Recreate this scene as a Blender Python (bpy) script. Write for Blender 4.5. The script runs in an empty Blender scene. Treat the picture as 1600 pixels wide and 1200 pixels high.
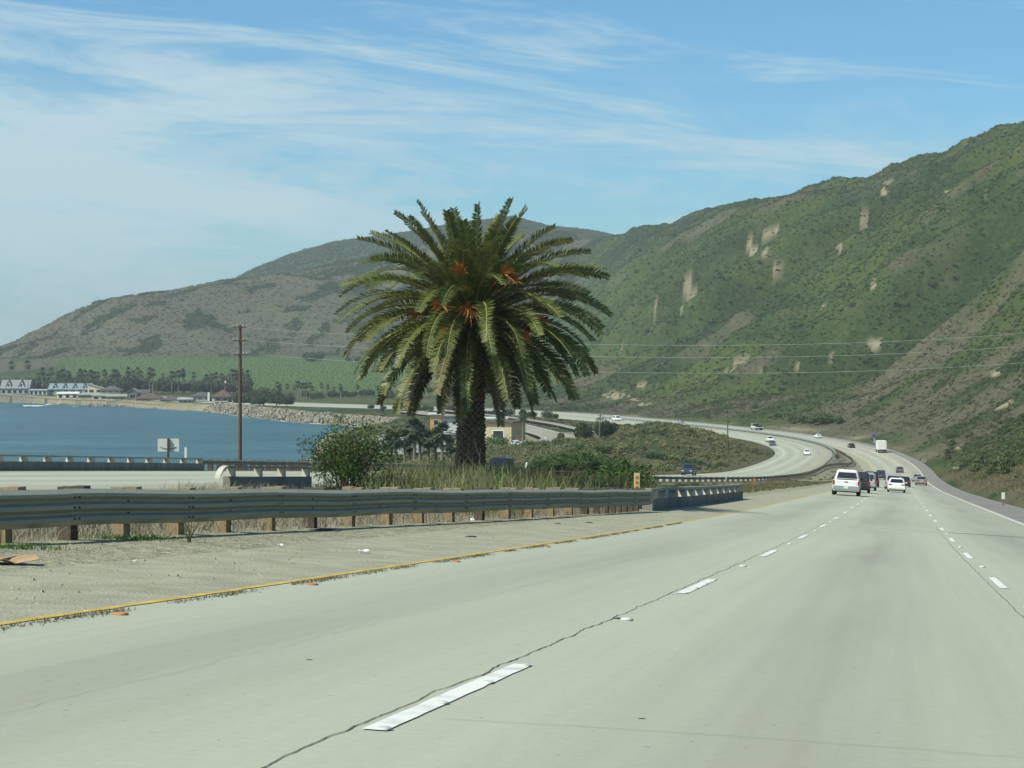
import bpy, math, random
import numpy as np
from mathutils import Vector, Matrix
R = math.radians
random.seed(11)
rng = np.random.default_rng(5)
sc = bpy.context.scene
COL = sc.collection
# ------------------------------------------------------------------ camera, sky, sun, exposure
F = 3300.0          # focal length in photo pixels (photo 1600 wide), eye at the origin, Y forward
HOR = 545.0         # image row of the true horizon
cam_d = bpy.data.cameras.new('camera'); cam = bpy.data.objects.new('camera', cam_d); COL.objects.link(cam)
cam_d.sensor_fit = 'HORIZONTAL'; cam_d.sensor_width = 36.0
cam_d.lens = 36.0 * F / 1600.0
cam_d.shift_y = -(600.0 - HOR) / 1600.0
cam.rotation_euler = (R(90), 0, 0)
cam_d.clip_start = 0.1; cam_d.clip_end = 40000
sc.camera = cam
SUN_DIR = Vector((-0.54, -0.32, 0.78)).normalized()      # towards the sun
sun_el = math.asin(SUN_DIR.z); sun_az = math.atan2(SUN_DIR.x, SUN_DIR.y)
sd = bpy.data.lights.new('sun', 'SUN'); sd.energy = 3.6; sd.angle = R(0.53); sd.color = (1.0, 0.985, 0.83)
so = bpy.data.objects.new('sun', sd); COL.objects.link(so)
so.rotation_euler = SUN_DIR.to_track_quat('Z', 'Y').to_euler(); so.location = (-50, -20, 60)

def world():
    w = bpy.data.worlds.new('World'); sc.world = w; w.use_nodes = True
    nt = w.node_tree; N = nt.nodes; Lk = nt.links; N.clear()
    out = N.new('ShaderNodeOutputWorld'); bg = N.new('ShaderNodeBackground'); bg.inputs['Strength'].default_value = 0.10
    sky = N.new('ShaderNodeTexSky'); sky.sky_type = 'NISHITA'; sky.sun_disc = False
    sky.sun_elevation = sun_el; sky.sun_rotation = sun_az
    sky.altitude = 0; sky.air_density = 1.0; sky.dust_density = 0.3; sky.ozone_density = 4.0
    hs = N.new('ShaderNodeMixRGB'); hs.blend_type = 'MULTIPLY'; hs.inputs[0].default_value = 1.0
    hs.inputs[2].default_value = (0.46, 0.75, 0.84, 1)
    Lk.new(sky.outputs[0], hs.inputs[1])
    tc = N.new('ShaderNodeTexCoord'); sep = N.new('ShaderNodeSeparateXYZ'); Lk.new(tc.outputs['Generated'], sep.inputs[0])
    def m(op, a, b=None, clamp=False):
        n = N.new('ShaderNodeMath'); n.operation = op; n.use_clamp = clamp
        for i, v in enumerate((a, b)):
            if v is None: continue
            if isinstance(v, (int, float)): n.inputs[i].default_value = v
            else: Lk.new(v, n.inputs[i])
        return n.outputs[0]
    x, y, z = sep.outputs
    az = m('ARCTAN2', x, y); el = m('ARCSINE', z)
    # cirrus: streaks that run gently down to the right, compressed towards the horizon
    a2 = m('MULTIPLY', az, 6.0); e2 = m('MULTIPLY', m('ADD', el, m('MULTIPLY', az, 0.10)), 42.0)
    cv = N.new('ShaderNodeCombineXYZ'); Lk.new(a2, cv.inputs[0]); Lk.new(e2, cv.inputs[1])
    def noise(vec, scale, detail, rough, dist, off):
        mp = N.new('ShaderNodeMapping'); mp.inputs['Location'].default_value = off; Lk.new(vec, mp.inputs[0])
        n = N.new('ShaderNodeTexNoise'); n.inputs['Scale'].default_value = scale; n.inputs['Detail'].default_value = detail
        n.inputs['Roughness'].default_value = rough; n.inputs['Distortion'].default_value = dist
        Lk.new(mp.outputs[0], n.inputs['Vector']); return n.outputs['Fac']
    n1 = noise(cv.outputs[0], 0.8, 10, 0.66, 0.7, CLOUD_OFF)
    a3 = m('MULTIPLY', az, 22.0); e3 = m('MULTIPLY', el, 60.0)
    cv2 = N.new('ShaderNodeCombineXYZ'); Lk.new(a3, cv2.inputs[0]); Lk.new(e3, cv2.inputs[1])
    n2 = noise(cv2.outputs[0], 0.55, 8, 0.6, 0.2, (2.3, 7.7, 0))
    # more cloud towards the sea side and lower down
    bias = m('SUBTRACT', m('ADD', m('MULTIPLY', az, -0.42), 0.0), m('MULTIPLY', m('ABSOLUTE', m('SUBTRACT', el, 0.085)), 1.3))
    d1 = m('ADD', n1, bias)
    mr = N.new('ShaderNodeMapRange'); mr.interpolation_type = 'SMOOTHSTEP'; mr.inputs['From Min'].default_value = 0.385; mr.inputs['From Max'].default_value = 0.63
    Lk.new(d1, mr.inputs['Value'])
    d2 = m('ADD', n2, m('MULTIPLY', az, -0.35))
    mr2 = N.new('ShaderNodeMapRange'); mr2.interpolation_type = 'SMOOTHSTEP'; mr2.inputs['From Min'].default_value = 0.46; mr2.inputs['From Max'].default_value = 0.64
    Lk.new(d2, mr2.inputs['Value'])
    low = N.new('ShaderNodeMapRange'); low.interpolation_type = 'SMOOTHSTEP'; low.inputs['From Min'].default_value = 0.15; low.inputs['From Max'].default_value = 0.05
    Lk.new(el, low.inputs['Value'])
    c2 = m('MULTIPLY', mr2.outputs[0], low.outputs[0])
    cl = m('MULTIPLY', m('MAXIMUM', mr.outputs[0], m('MULTIPLY', c2, 0.95)), 0.92, True)
    mix = N.new('ShaderNodeMixRGB'); mix.inputs[2].default_value = CLOUD_COL
    Lk.new(cl, mix.inputs[0]); Lk.new(hs.outputs[0], mix.inputs[1])
    Lk.new(mix.outputs[0], bg.inputs[0]); Lk.new(bg.outputs[0], out.inputs[0])
CLOUD_OFF = (3.1, 1.4, 0.0)
CLOUD_COL = (3.75, 4.95, 5.35, 1)
world()
sc.view_settings.view_transform = 'Standard'; sc.view_settings.look = 'None'
sc.view_settings.exposure = 0.55; sc.view_settings.gamma = 1.0; sc.view_settings.use_curve_mapping = False
sc.render.engine = 'CYCLES'
sc.cycles.use_denoising = True
sc.cycles.max_bounces = 6; sc.cycles.diffuse_bounces = 2; sc.cycles.glossy_bounces = 2; sc.cycles.transmission_bounces = 3
sc.cycles.volume_bounces = 0; sc.cycles.transparent_max_bounces = 6

# ------------------------------------------------------------------ helpers
def at(px, py, D): return Vector(((px - 800) / F * D, D, -(py - HOR) / F * D))
def proj(p): return (800 + F * p[0] / p[1], HOR - F * p[2] / p[1])

def _perlin(x, y, seed):
    xi = np.floor(x).astype(np.int64); yi = np.floor(y).astype(np.int64); xf = x - xi; yf = y - yi
    def g(i, j, dx, dy):
        h = (i * 374761393 + j * 668265263 + seed * 144269504) & 0xffffffff
        h = ((h ^ (h >> 13)) * 1274126177) & 0xffffffff; h = h ^ (h >> 16)
        a = h / 4294967296.0 * 2 * np.pi
        return np.cos(a) * dx + np.sin(a) * dy
    u = xf * xf * xf * (xf * (xf * 6 - 15) + 10); v = yf * yf * yf * (yf * (yf * 6 - 15) + 10)
    a = g(xi, yi, xf, yf); b = g(xi + 1, yi, xf - 1, yf); c = g(xi, yi + 1, xf, yf - 1); d = g(xi + 1, yi + 1, xf - 1, yf - 1)
    return ((a + u * (b - a)) + v * ((c + u * (d - c)) - (a + u * (b - a)))) * 1.414
def fbm(x, y, octv=4, seed=0, gain=0.5):
    s = 0; amp = 1; tot = 0
    for o in range(octv):
        s = s + amp * _perlin(x * 2 ** o + 17.3 * o, y * 2 ** o - 9.1 * o, seed + o); tot += amp; amp *= gain
    return s / tot
def sstep(a, b, x):
    t = np.clip((x - a) / (b - a), 0, 1); return t * t * (3 - 2 * t)

class MB:
    """collects verts and faces of ONE mesh object"""
    def __init__(s): s.v = []; s.f = []; s.m = []; s.smooth = False
    def add(s, vs, fs, mi=0):
        o = len(s.v); s.v.extend([tuple(p) for p in vs]); s.f.extend([tuple(i + o for i in f) for f in fs]); s.m.extend([mi] * len(fs)); return s
    def box(s, c, d, mi=0, rz=0, taper=1.0, M=None):
        x, y, z = d[0] / 2, d[1] / 2, d[2] / 2; t = taper
        vs = [Vector(p) for p in ((-x, -y, -z), (x, -y, -z), (x, y, -z), (-x, y, -z), (-x * t, -y * t, z), (x * t, -y * t, z), (x * t, y * t, z), (-x * t, y * t, z))]
        if rz: vs = [Matrix.Rotation(rz, 3, 'Z') @ p for p in vs]
        vs = [p + Vector(c) for p in vs]
        if M is not None: vs = [M @ p for p in vs]
        return s.add(vs, [(0, 3, 2, 1), (4, 5, 6, 7), (0, 1, 5, 4), (1, 2, 6, 5), (2, 3, 7, 6), (3, 0, 4, 7)], mi)
    def tube(s, pts, rad, n=6, mi=0, cap=True):
        pts = [Vector(p) for p in pts]; k = len(pts)
        if isinstance(rad, (int, float)): rad = [rad] * k
        vs = []; up = None
        for i, p in enumerate(pts):
            T = (pts[min(i + 1, k - 1)] - pts[max(i - 1, 0)])
            T = T.normalized() if T.length > 1e-9 else Vector((0, 0, 1))
            if up is None or abs(up.dot(T)) > .98: up = Vector((1, 0, 0)) if abs(T.x) < .8 else Vector((0, 1, 0))
            A = (up - T * up.dot(T)).normalized(); up = A; B = T.cross(A)
            for j in range(n):
                a = 2 * math.pi * j / n; vs.append(p + (A * math.cos(a) + B * math.sin(a)) * rad[i])
        fs = []
        for i in range(k - 1):
            for j in range(n): fs.append((i * n + j, i * n + (j + 1) % n, (i + 1) * n + (j + 1) % n, (i + 1) * n + j))
        if cap: fs.append(tuple(reversed(range(n)))); fs.append(tuple((k - 1) * n + j for j in range(n)))
        return s.add(vs, fs, mi)
    def loft(s, secs, mi=0, closed=True, caps=True):
        n = len(secs[0]); vs = [p for c in secs for p in c]; fs = []
        for i in range(len(secs) - 1):
            for j in range(n if closed else n - 1):
                fs.append((i * n + j, i * n + (j + 1) % n, (i + 1) * n + (j + 1) % n, (i + 1) * n + j))
        if caps and closed: fs.append(tuple(reversed(range(n)))); fs.append(tuple((len(secs) - 1) * n + j for j in range(n)))
        return s.add(vs, fs, mi)
    def prism(s, poly, a, b, mi=0):
        """poly: list of 3d points, extruded by vector a->b offsets"""
        a = Vector(a); b = Vector(b); n = len(poly)
        vs = [Vector(p) + a for p in poly] + [Vector(p) + b for p in poly]
        fs = [tuple(reversed(range(n))), tuple(range(n, 2 * n))] + [(i, (i + 1) % n, n + (i + 1) % n, n + i) for i in range(n)]
        return s.add(vs, fs, mi)
    def mesh(s, name, mats, smooth=False):
        me = bpy.data.meshes.new(name); me.from_pydata(s.v, [], s.f)
        for mt in (mats if isinstance(mats, (list, tuple)) else [mats]): me.materials.append(mt)
        if len(set(s.m)) > 1: me.polygons.foreach_set('material_index', s.m)
        if smooth: me.polygons.foreach_set('use_smooth', [True] * len(me.polygons))
        me.update(); return me
    def build(s, name, mats, parent=None, smooth=False, loc=None):
        o = bpy.data.objects.new(name, s.mesh(name, mats, smooth)); COL.objects.link(o)
        if parent is not None: o.parent = parent
        if loc is not None: o.location = loc
        return o
def tag(o, label=None, cat=None, group=None, kind=None):
    if label: o['label'] = label
    if cat: o['category'] = cat
    if group: o['group'] = group
    if kind: o['kind'] = kind
    return o
def empty(name, loc=(0, 0, 0), rz=0, label=None, cat=None, group=None, kind=None, scale=1):
    o = bpy.data.objects.new(name, None); COL.objects.link(o); o.location = loc; o.rotation_euler = (0, 0, rz); o.empty_display_size = .3
    if scale != 1: o.scale = (scale,) * 3
    return tag(o, label, cat, group, kind)
def copy_tree(o, parent=None):
    c = o.copy(); COL.objects.link(c); c.parent = parent
    for ch in [q for q in o.children]: copy_tree(ch, c)
    return c
def mesh_np(name, V, Fq, mats, parent=None, smooth=True, attrs=None):
    me = bpy.data.meshes.new(name); me.vertices.add(len(V)); me.vertices.foreach_set('co', np.asarray(V, np.float32).ravel())
    Fq = np.asarray(Fq, np.int32); k = Fq.shape[1]
    me.loops.add(Fq.size); me.loops.foreach_set('vertex_index', Fq.ravel())
    me.polygons.add(len(Fq)); me.polygons.foreach_set('loop_start', np.arange(len(Fq), dtype=np.int32) * k)
    me.polygons.foreach_set('use_smooth', np.full(len(Fq), smooth))
    for mt in (mats if isinstance(mats, (list, tuple)) else [mats]): me.materials.append(mt)
    for an, arr in (attrs or {}).items():
        at_ = me.attributes.new(an, 'FLOAT', 'POINT'); at_.data.foreach_set('value', np.asarray(arr, np.float32))
    me.update(calc_edges=True); me.validate()
    o = bpy.data.objects.new(name, me); COL.objects.link(o)
    if parent is not None: o.parent = parent
    return o

# ------------------------------------------------------------------ materials
MATS = {}
def mat(name, col, rough=.7, var=.25, scale=3.0, bump=0.0, bscale=None, metal=0.0, spec=.4, col2=None, emit=None, coords='Object', detail=5, thr=None, trans=0.0, stretch=None, coat=0.0):
    if name in MATS: return MATS[name]
    m = bpy.data.materials.new(name); m.use_nodes = True; MATS[name] = m
    nt = m.node_tree; N = nt.nodes; Lk = nt.links; b = N['Principled BSDF']
    b.inputs['Roughness'].default_value = rough; b.inputs['Metallic'].default_value = metal
    b.inputs['Specular IOR Level'].default_value = spec
    if coat: b.inputs['Coat Weight'].default_value = coat; b.inputs['Coat Roughness'].default_value = .08
    tc = N.new('ShaderNodeTexCoord'); src = tc.outputs[coords] if coords != 'World' else N.new('ShaderNodeNewGeometry').outputs['Position']
    if stretch:
        mp = N.new('ShaderNodeMapping'); mp.inputs['Scale'].default_value = stretch; Lk.new(src, mp.inputs[0]); src = mp.outputs[0]
    n = N.new('ShaderNodeTexNoise'); n.inputs['Scale'].default_value = scale; n.inputs['Detail'].default_value = detail; n.inputs['Roughness'].default_value = .6
    Lk.new(src, n.inputs['Vector'])
    mr = N.new('ShaderNodeMapRange'); lo, hi = thr or (.3, .7)
    mr.inputs['From Min'].default_value = lo; mr.inputs['From Max'].default_value = hi; Lk.new(n.outputs['Fac'], mr.inputs['Value'])
    mx = N.new('ShaderNodeMixRGB'); Lk.new(mr.outputs[0], mx.inputs[0])
    c = col; c2 = col2 or tuple(min(1, k * (1 + var)) for k in col)
    c1 = col if col2 else tuple(k * (1 - var) for k in col)
    mx.inputs[1].default_value = (*c1, 1); mx.inputs[2].default_value = (*c2, 1)
    Lk.new(mx.outputs[0], b.inputs['Base Color'])
    if bump:
        n2 = N.new('ShaderNodeTexNoise'); n2.inputs['Scale'].default_value = bscale or scale * 4; n2.inputs['Detail'].default_value = 6
        Lk.new(src, n2.inputs['Vector'])
        bp = N.new('ShaderNodeBump'); bp.inputs['Strength'].default_value = bump; bp.inputs['Distance'].default_value = .05
        Lk.new(n2.outputs['Fac'], bp.inputs['Height']); Lk.new(bp.outputs[0], b.inputs['Normal'])
    if trans:
        out = N['Material Output']; tr = N.new('ShaderNodeBsdfTranslucent'); ms = N.new('ShaderNodeMixShader'); ms.inputs[0].default_value = trans
        Lk.new(mx.outputs[0], tr.inputs[0]); Lk.new(b.outputs[0], ms.inputs[1]); Lk.new(tr.outputs[0], ms.inputs[2]); Lk.new(ms.outputs[0], out.inputs[0])
    if emit: b.inputs['Emission Color'].default_value = (*emit, 1); b.inputs['Emission Strength'].default_value = 1
    return m
# ------------------------------------------------------------------ road alignment (plan X,Y and height), stations along the northbound axis
_ctrl = [(-40, None), (0, None), (100, None), (200, None), (300, None), (400, None), (480, None)]
AX = [(0.1836 * d, d) for d, _ in _ctrl] + [(96.0, 525), (103.5, 580), (107.5, 635), (106.5, 690), (100, 745), (89, 800), (74, 855), (55, 915),
      (33, 975), (5, 1030), (-30, 1080), (-69, 1118), (-118, 1165), (-190, 1265), (-270, 1400), (-370, 1550), (-480, 1700), (-650, 1950)]
AX = np.array(AX, float)
def _resample(P, step):
    seg = np.hypot(*np.diff(P, axis=0).T); s = np.concatenate([[0], np.cumsum(seg)]); n = int(s[-1] / step)
    q = np.linspace(0, s[-1], n + 1); return np.c_[np.interp(q, s, P[:, 0]), np.interp(q, s, P[:, 1])]
_P = _resample(AX, 2.0)
_k = np.hanning(41); _k /= _k.sum()
_pad = np.r_[_P[:1] + (np.arange(-40, 0)[:, None] * (_P[1] - _P[0])), _P, _P[-1:] + (np.arange(1, 41)[:, None] * (_P[-1] - _P[-2]))]
_S = np.c_[np.convolve(_pad[:, 0], _k, 'same'), np.convolve(_pad[:, 1], _k, 'same')][40:-40]
AXP = _resample(_S, 2.0)                                   # axis points every 2 m
_d = np.gradient(AXP, axis=0); _d /= np.hypot(_d[:, 0], _d[:, 1])[:, None]
AXT = _d; AXN = np.c_[_d[:, 1], -_d[:, 0]]                  # tangent, right-hand normal
AXS = np.concatenate([[0], np.cumsum(np.hypot(*np.diff(AXP, axis=0).T))])
_i0 = np.argmin(np.abs(AXP[:, 1])); AXS -= AXS[_i0]        # station 0 beside the camera
def s_of_D(D): return np.interp(D, AXP[:, 1], AXS)         # the axis is monotone in Y
def _pchip(xk, yk):
    xk = np.array(xk, float); yk = np.array(yk, float); h = np.diff(xk); dl = np.diff(yk) / h
    m = np.zeros_like(yk); m[0] = dl[0]; m[-1] = dl[-1]
    for i in range(1, len(yk) - 1):
        if dl[i - 1] * dl[i] > 0:
            w1 = 2 * h[i] + h[i - 1]; w2 = h[i] + 2 * h[i - 1]; m[i] = (w1 + w2) / (w1 / dl[i - 1] + w2 / dl[i])
    def f(x):
        x = np.clip(np.asarray(x, float), xk[0], xk[-1]); i = np.clip(np.searchsorted(xk, x) - 1, 0, len(h) - 1)
        t = (x - xk[i]) / h[i]
        return (2*t**3 - 3*t**2 + 1) * yk[i] + (t**3 - 2*t**2 + t) * h[i] * m[i] + (-2*t**3 + 3*t**2) * yk[i+1] + (t**3 - t**2) * h[i] * m[i+1]
    return f
_nbk = [(-40, 1.70), (0, -1.135), (20, -2.555), (52, -4.74), (91, -7.18), (119, -8.86), (183, -12.7), (300, -19.5), (420, -25.9), (490, -29.0), (540, -30.3), (620, -30.9), (760, -30.7), (1000, -30.4), (1800, -30.0)]
_sbk = [(-40, 3.6), (0, 0.40), (90, -6.05), (110, -7.2), (135, -8.65), (200, -12.5), (255, -16.0), (313, -19.35), (420, -24.45), (518, -27.0), (600, -28.7), (700, -29.6), (800, -30.1), (1000, -30.3), (1800, -30.0)]
z_nb = _pchip([s_of_D(k[0]) for k in _nbk], [k[1] for k in _nbk])
z_sb = _pchip([s_of_D(k[0]) for k in _sbk], [k[1] for k in _sbk])
_cs = _pchip([-60, 0, 60, 250, 430, 560, 900, 2600], [-.034, -.034, -.05, -.048, -.01, .035, .03, .03])    # cross slope (dz/du)
_uo = _pchip([s_of_D(k) for k in (-40, 100, 150, 200, 255, 313, 400, 520, 650, 800, 1000, 1800)], [-46.5, -46.2, -46, -44.3, -40, -34.6, -32.5, -31.3, -30, -29.5, -29.5, -29.5])
SBW = 15.2
L0, L1, R1, R2 = -5.97, -2.31, 1.35, 5.01
NBL, NBR = -8.5, 8.2                # pavement edges
def u_sb_out(s): return _uo(s)
def u_sb_in(s): return _uo(s) + SBW
def ax_pt(s): return np.c_[np.interp(s, AXS, AXP[:, 0]), np.interp(s, AXS, AXP[:, 1])]
def ax_n(s):
    n = np.c_[np.interp(s, AXS, AXN[:, 0]), np.interp(s, AXS, AXN[:, 1])]; return n / np.hypot(n[:, 0], n[:, 1])[:, None]
def nb(s, u, dz=0.0):
    s = np.atleast_1d(np.asarray(s, float)); u = np.broadcast_to(u, s.shape); p = ax_pt(s) + ax_n(s) * u[:, None]
    return np.c_[p, z_nb(s) + _cs(s) * u + dz]
def sb(s, v, dz=0.0):
    """v = metres from the seaward edge of the southbound pavement"""
    s = np.atleast_1d(np.asarray(s, float)); v = np.broadcast_to(v, s.shape); u = _uo(s) + v; p = ax_pt(s) + ax_n(s) * u[:, None]
    return np.c_[p, z_sb(s) + _cs(s) * (v - SBW / 2) + dz]
def V3(a): return Vector(tuple(float(q) for q in np.ravel(a)[:3]))
def nbp(D, u, dz=0.0): return V3(nb(s_of_D(D), u, dz))
def sbp(D, v, dz=0.0): return V3(sb(s_of_D(D), v, dz))
def head(D):
    i = np.interp(s_of_D(D), AXS, np.arange(len(AXS))); i = int(i); return math.atan2(-AXT[i, 0], AXT[i, 1])   # rotation about Z, 0 = along +Y
def su_of(X, Y):
    """nearest station and signed offset for many points"""
    X = np.asarray(X, np.float32); Y = np.asarray(Y, np.float32); n = len(X); so_ = np.empty(n); uo_ = np.empty(n)
    A = AXP[::4].astype(np.float32); idx0 = np.empty(n, int)
    for a in range(0, n, 20000):
        d = (X[a:a+20000, None] - A[None, :, 0]) ** 2 + (Y[a:a+20000, None] - A[None, :, 1]) ** 2; idx0[a:a+20000] = d.argmin(1)
    i = np.clip(idx0 * 4, 0, len(AXP) - 1)
    ds = (X - AXP[i, 0]) * AXT[i, 0] + (Y - AXP[i, 1]) * AXT[i, 1]
    s = np.clip(AXS[i] + ds, AXS[0], AXS[-1]); p = ax_pt(s); nn = ax_n(s)
    u = (X - p[:, 0]) * nn[:, 0] + (Y - p[:, 1]) * nn[:, 1]; e = np.hypot(X - p[:, 0], Y - p[:, 1])
    return s, np.where(u >= 0, e, -e)
# ------------------------------------------------------------------ terrain heights
SEA = -34.0
_SH = np.array([(-70, -60), (-68, 100), (-64, 300), (-60, 450), (-60, 600), (-61, 660), (-70, 760), (-70, 815), (-63, 865), (-58, 912), (-97, 975), (-127, 1048), (-177, 1168), (-227, 1246), (-269, 1304), (-328, 1351),
                (-420, 1420), (-560, 1520), (-760, 1700), (-1000, 2000), (-1200, 2500), (-1400, 3500)], float)
_SHP = _resample(_SH, 6.0); _sd = np.gradient(_SHP, axis=0); _sd /= np.hypot(_sd[:, 0], _sd[:, 1])[:, None]
def coast_d(X, Y):
    """signed distance inland from the waterline"""
    X = np.asarray(X, np.float32); Y = np.asarray(Y, np.float32); out = np.empty(len(X)); P = _SHP.astype(np.float32)
    for a in range(0, len(X), 20000):
        dx = X[a:a+20000, None] - P[None, :, 0]; dy = Y[a:a+20000, None] - P[None, :, 1]; d2 = dx * dx + dy * dy; i = d2.argmin(1); r = np.arange(len(i))
        sgn = dx[r, i] * _sd[i, 1] - dy[r, i] * _sd[i, 0]; out[a:a+20000] = np.sqrt(d2[r, i]) * np.where(sgn >= 0, 1, -1)
    return out
_anch = [(1000, 735, 325), (1100, 729, 390), (1150, 714, 440), (1165, 699, 510), (1100, 690, 450), (1100, 678, 540), (1000, 700, 430), (1000, 676, 580), (1050, 670, 640), (960, 697, 520),
         (950, 667, 720), (900, 733, 400), (900, 725, 500), (850, 738, 360), (850, 731, 480), (800, 733, 320), (700, 733, 290), (650, 726, 310), (600, 726, 300), (560, 730, 260)]
_A = [tuple(at(*a)) for a in _anch] + [(14.8, 705, -31.2), (0, 660, -31.2), (-30, 650, -31.3), (-10, 800, -31), (30, 740, -31.2), (40, 850, -30.6), (-50, 960, -30.2), (-90, 1040, -30), (-20, 600, -29), (-30, 450, -24), (-45, 250, -17), (10, 620, -30.2),
      (-150, 1200, -29.5), (-300, 1400, -29), (-600, 1900, -28)]
_A = np.array(_A, float)
def _tps(r2): return 0.5 * r2 * np.log(r2 + 1e-9)
_n = len(_A); _K = np.zeros((_n + 3, _n + 3)); _xy = _A[:, :2] / 100
_K[:_n, :_n] = _tps(((_xy[:, None] - _xy[None]) ** 2).sum(-1)) + np.eye(_n) * .02
_K[:_n, _n] = 1; _K[:_n, _n+1:] = _xy; _K[_n, :_n] = 1; _K[_n+1:, :_n] = _xy.T
_w = np.linalg.solve(_K, np.r_[_A[:, 2], 0, 0, 0])
def land(X, Y):
    q = np.c_[X, Y] / 100; out = np.empty(len(q))
    for a in range(0, len(q), 50000):
        c = q[a:a+50000]; out[a:a+50000] = _tps(((c[:, None] - _xy[None]) ** 2).sum(-1)) @ _w[:_n] + _w[_n] + c @ _w[_n+1:]
    return np.clip(out, -33, -8)
# ridges: photo column -> row, and the distance of the ridge
_RR = np.array([(820, 362), (865, 358), (925, 356), (960, 348), (990, 341), (1050, 343), (1100, 330), (1180, 312), (1250, 295), (1300, 282), (1365, 275), (1400, 255), (1430, 248), (1470, 239), (1500, 225), (1550, 205), (1600, 187), (1700, 150), (1850, 110), (2200, 60), (4000, 40)], float)
_RD = np.array([(700, 2700), (860, 2500), (1000, 2150), (1100, 1950), (1250, 1700), (1400, 1500), (1600, 1300), (1900, 1050), (2400, 800), (4000, 500)], float)
_LR = np.array([(-1500, 560), (-300, 560), (-60, 560), (0, 548), (20, 540), (60, 516), (100, 494), (150, 476), (200, 463), (250, 455), (300, 448), (360, 441), (430, 432), (500, 420), (560, 406), (640, 392), (700, 380), (780, 368), (860, 362), (1000, 345), (4000, 345)], float)
_FR = np.array([(-1500, 720), (240, 640), (335, 470), (355, 444), (400, 421), (450, 401), (520, 381), (560, 375), (640, 365), (700, 353), (780, 343), (800, 341), (830, 348), (860, 356), (920, 362), (1100, 400), (4000, 400)], float)
def _ridge(A, px): return np.interp(px, A[:, 0], A[:, 1])
def terrain(X, Y):
    X = np.asarray(X, float); Y = np.asarray(Y, float)
    s, u = su_of(X, Y); px = 800 + F * X / np.maximum(Y, 3.0); pxc = np.clip(px, -1400, 3900)
    uo, ui = _uo(s), _uo(s) + SBW
    znb = z_nb(s) + _cs(s) * np.clip(u, NBL - 3, NBR + 2); zsb = z_sb(s) + _cs(s) * (np.clip(u - uo, -1, SBW + 1) - SBW / 2)
    n1 = fbm(X / 9, Y / 9, 3, 3); n2 = fbm(X / 40, Y / 40, 3, 4)
    # ---- sea side
    cd = coast_d(X, Y)
    zl = land(X, Y) + n1 * .35 + n2 * .5
    d_o = np.maximum(uo - u, 0)
    z_side = zsb + (zl - zsb) * sstep(1.0, 30.0, d_o)
    z_side = np.minimum(z_side, SEA - 1.0 + .62 * (cd + 1.5))
    # ---- median
    t = np.clip((u - ui) / np.maximum(NBL - ui, .5), 0, 1); w = np.maximum(NBL - ui, .5)
    zm = zsb + (znb - zsb) * t - .35 * np.sin(np.pi * t) * np.minimum(1, w / 10) + n1 * .12 * np.sin(np.pi * t)
    # the mound with the palm
    zm = zm + 0.95 * np.exp(-((X - 0.8) / 8.5) ** 2 - ((Y - 76) / 16) ** 2) * sstep(0, .3, t) * sstep(0, .35, 1 - t)
    # ---- mountain, uphill of the northbound pavement
    d = np.maximum(u - NBR, 0)
    Dr = _ridge(_RD, pxc); Zr = (HOR - _ridge(_RR, pxc)) / F * Dr
    Xr = (pxc - 800) / F * Dr
    global _drc
    grid = np.linspace(-1400, 3900, 400)
    if _drc is None:
        gD = _ridge(_RD, grid); _, gu = su_of((grid - 800) / F * gD, gD); _drc = np.maximum(gu - NBR, 60)
    dr = np.interp(pxc, grid, _drc)
    ex = np.interp(pxc, [820, 1000, 1150, 1400, 1700], [1.7, 1.35, 1.05, 1.0, 0.95])
    tt = d / dr; over = np.maximum(tt - 1, 0)
    prof = np.minimum(tt, 1) ** ex; prof = np.where(tt > .82, prof + 0, prof)
    hR = (Zr - znb) * (prof - .35 * np.minimum(over, 1.5))
    # spurs and gullies run down towards the road
    a = .97 * Y - .25 * X + 26 * fbm(X / 130, Y / 130, 2, 9)
    gul = 1 - np.sqrt(fbm(a / 190, d / 520, 2, 21) ** 2 + .012) * 2.4
    gul2 = 1 - np.sqrt(fbm(a / 45, d / 130, 3, 22) ** 2 + .01) * 2.4
    env = sstep(4, 130, d) * (1 - .93 * sstep(.6, 1.0, tt))
    hR = hR + env * (92 * (gul - .45) * np.minimum(1, hR / 60) + 11 * (gul2 - .4)) + sstep(3, 40, d) * (fbm(X / 22, Y / 22, 3, 23) * 2.4 * sstep(60, 500, Y)) + sstep(1, 12, d) * n1 * .5
    berm = .35 * np.exp(-((d - 1.6) / 1.0) ** 2)
    zR = znb + hR + berm
    # ---- coastal hill and the ridge behind it
    D0 = np.interp(pxc, [-1400, 0, 400, 700, 900], [2000, 1760, 1400, 1180, 1150])
    LD = np.interp(pxc, [-1400, 0, 300, 560, 860], [2500, 2450, 2550, 2650, 2600]); LB = np.interp(pxc, [-1400, 0, 500, 900], [2100, 2080, 2050, 2100])
    ZL = (HOR - _ridge(_LR, pxc)) / F * LD; ZB = (HOR - np.interp(pxc, [0, 150, 540, 700, 900], [562, 557, 556, 560, 580])) / F * LB
    tf = np.clip((Y - D0) / (LB - D0), 0, 1); tl = np.clip((Y - LB) / np.maximum(LD - LB, 50), 0, 1)
    zf = -29.8 + (ZB + 29.8) * tf ** 1.25
    zfl = np.where(Y < LB, zf, ZB + (ZL - ZB) * np.sin(tl * np.pi / 2) ** 1.15 - np.maximum(Y - LD, 0) * .12)
    envl = sstep(0, .25, tl) * (1 - .8 * sstep(.7, 1, tl))
    gl = 1 - np.abs(fbm((X + .5 * Y) / 190, (Y - .5 * X) / 520, 3, 31)) * 2.6
    zfl = zfl + envl * 11 * (gl - .45) + fbm(X / 60, Y / 60, 3, 32) * 2.0 * sstep(1500, 2300, Y)
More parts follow.
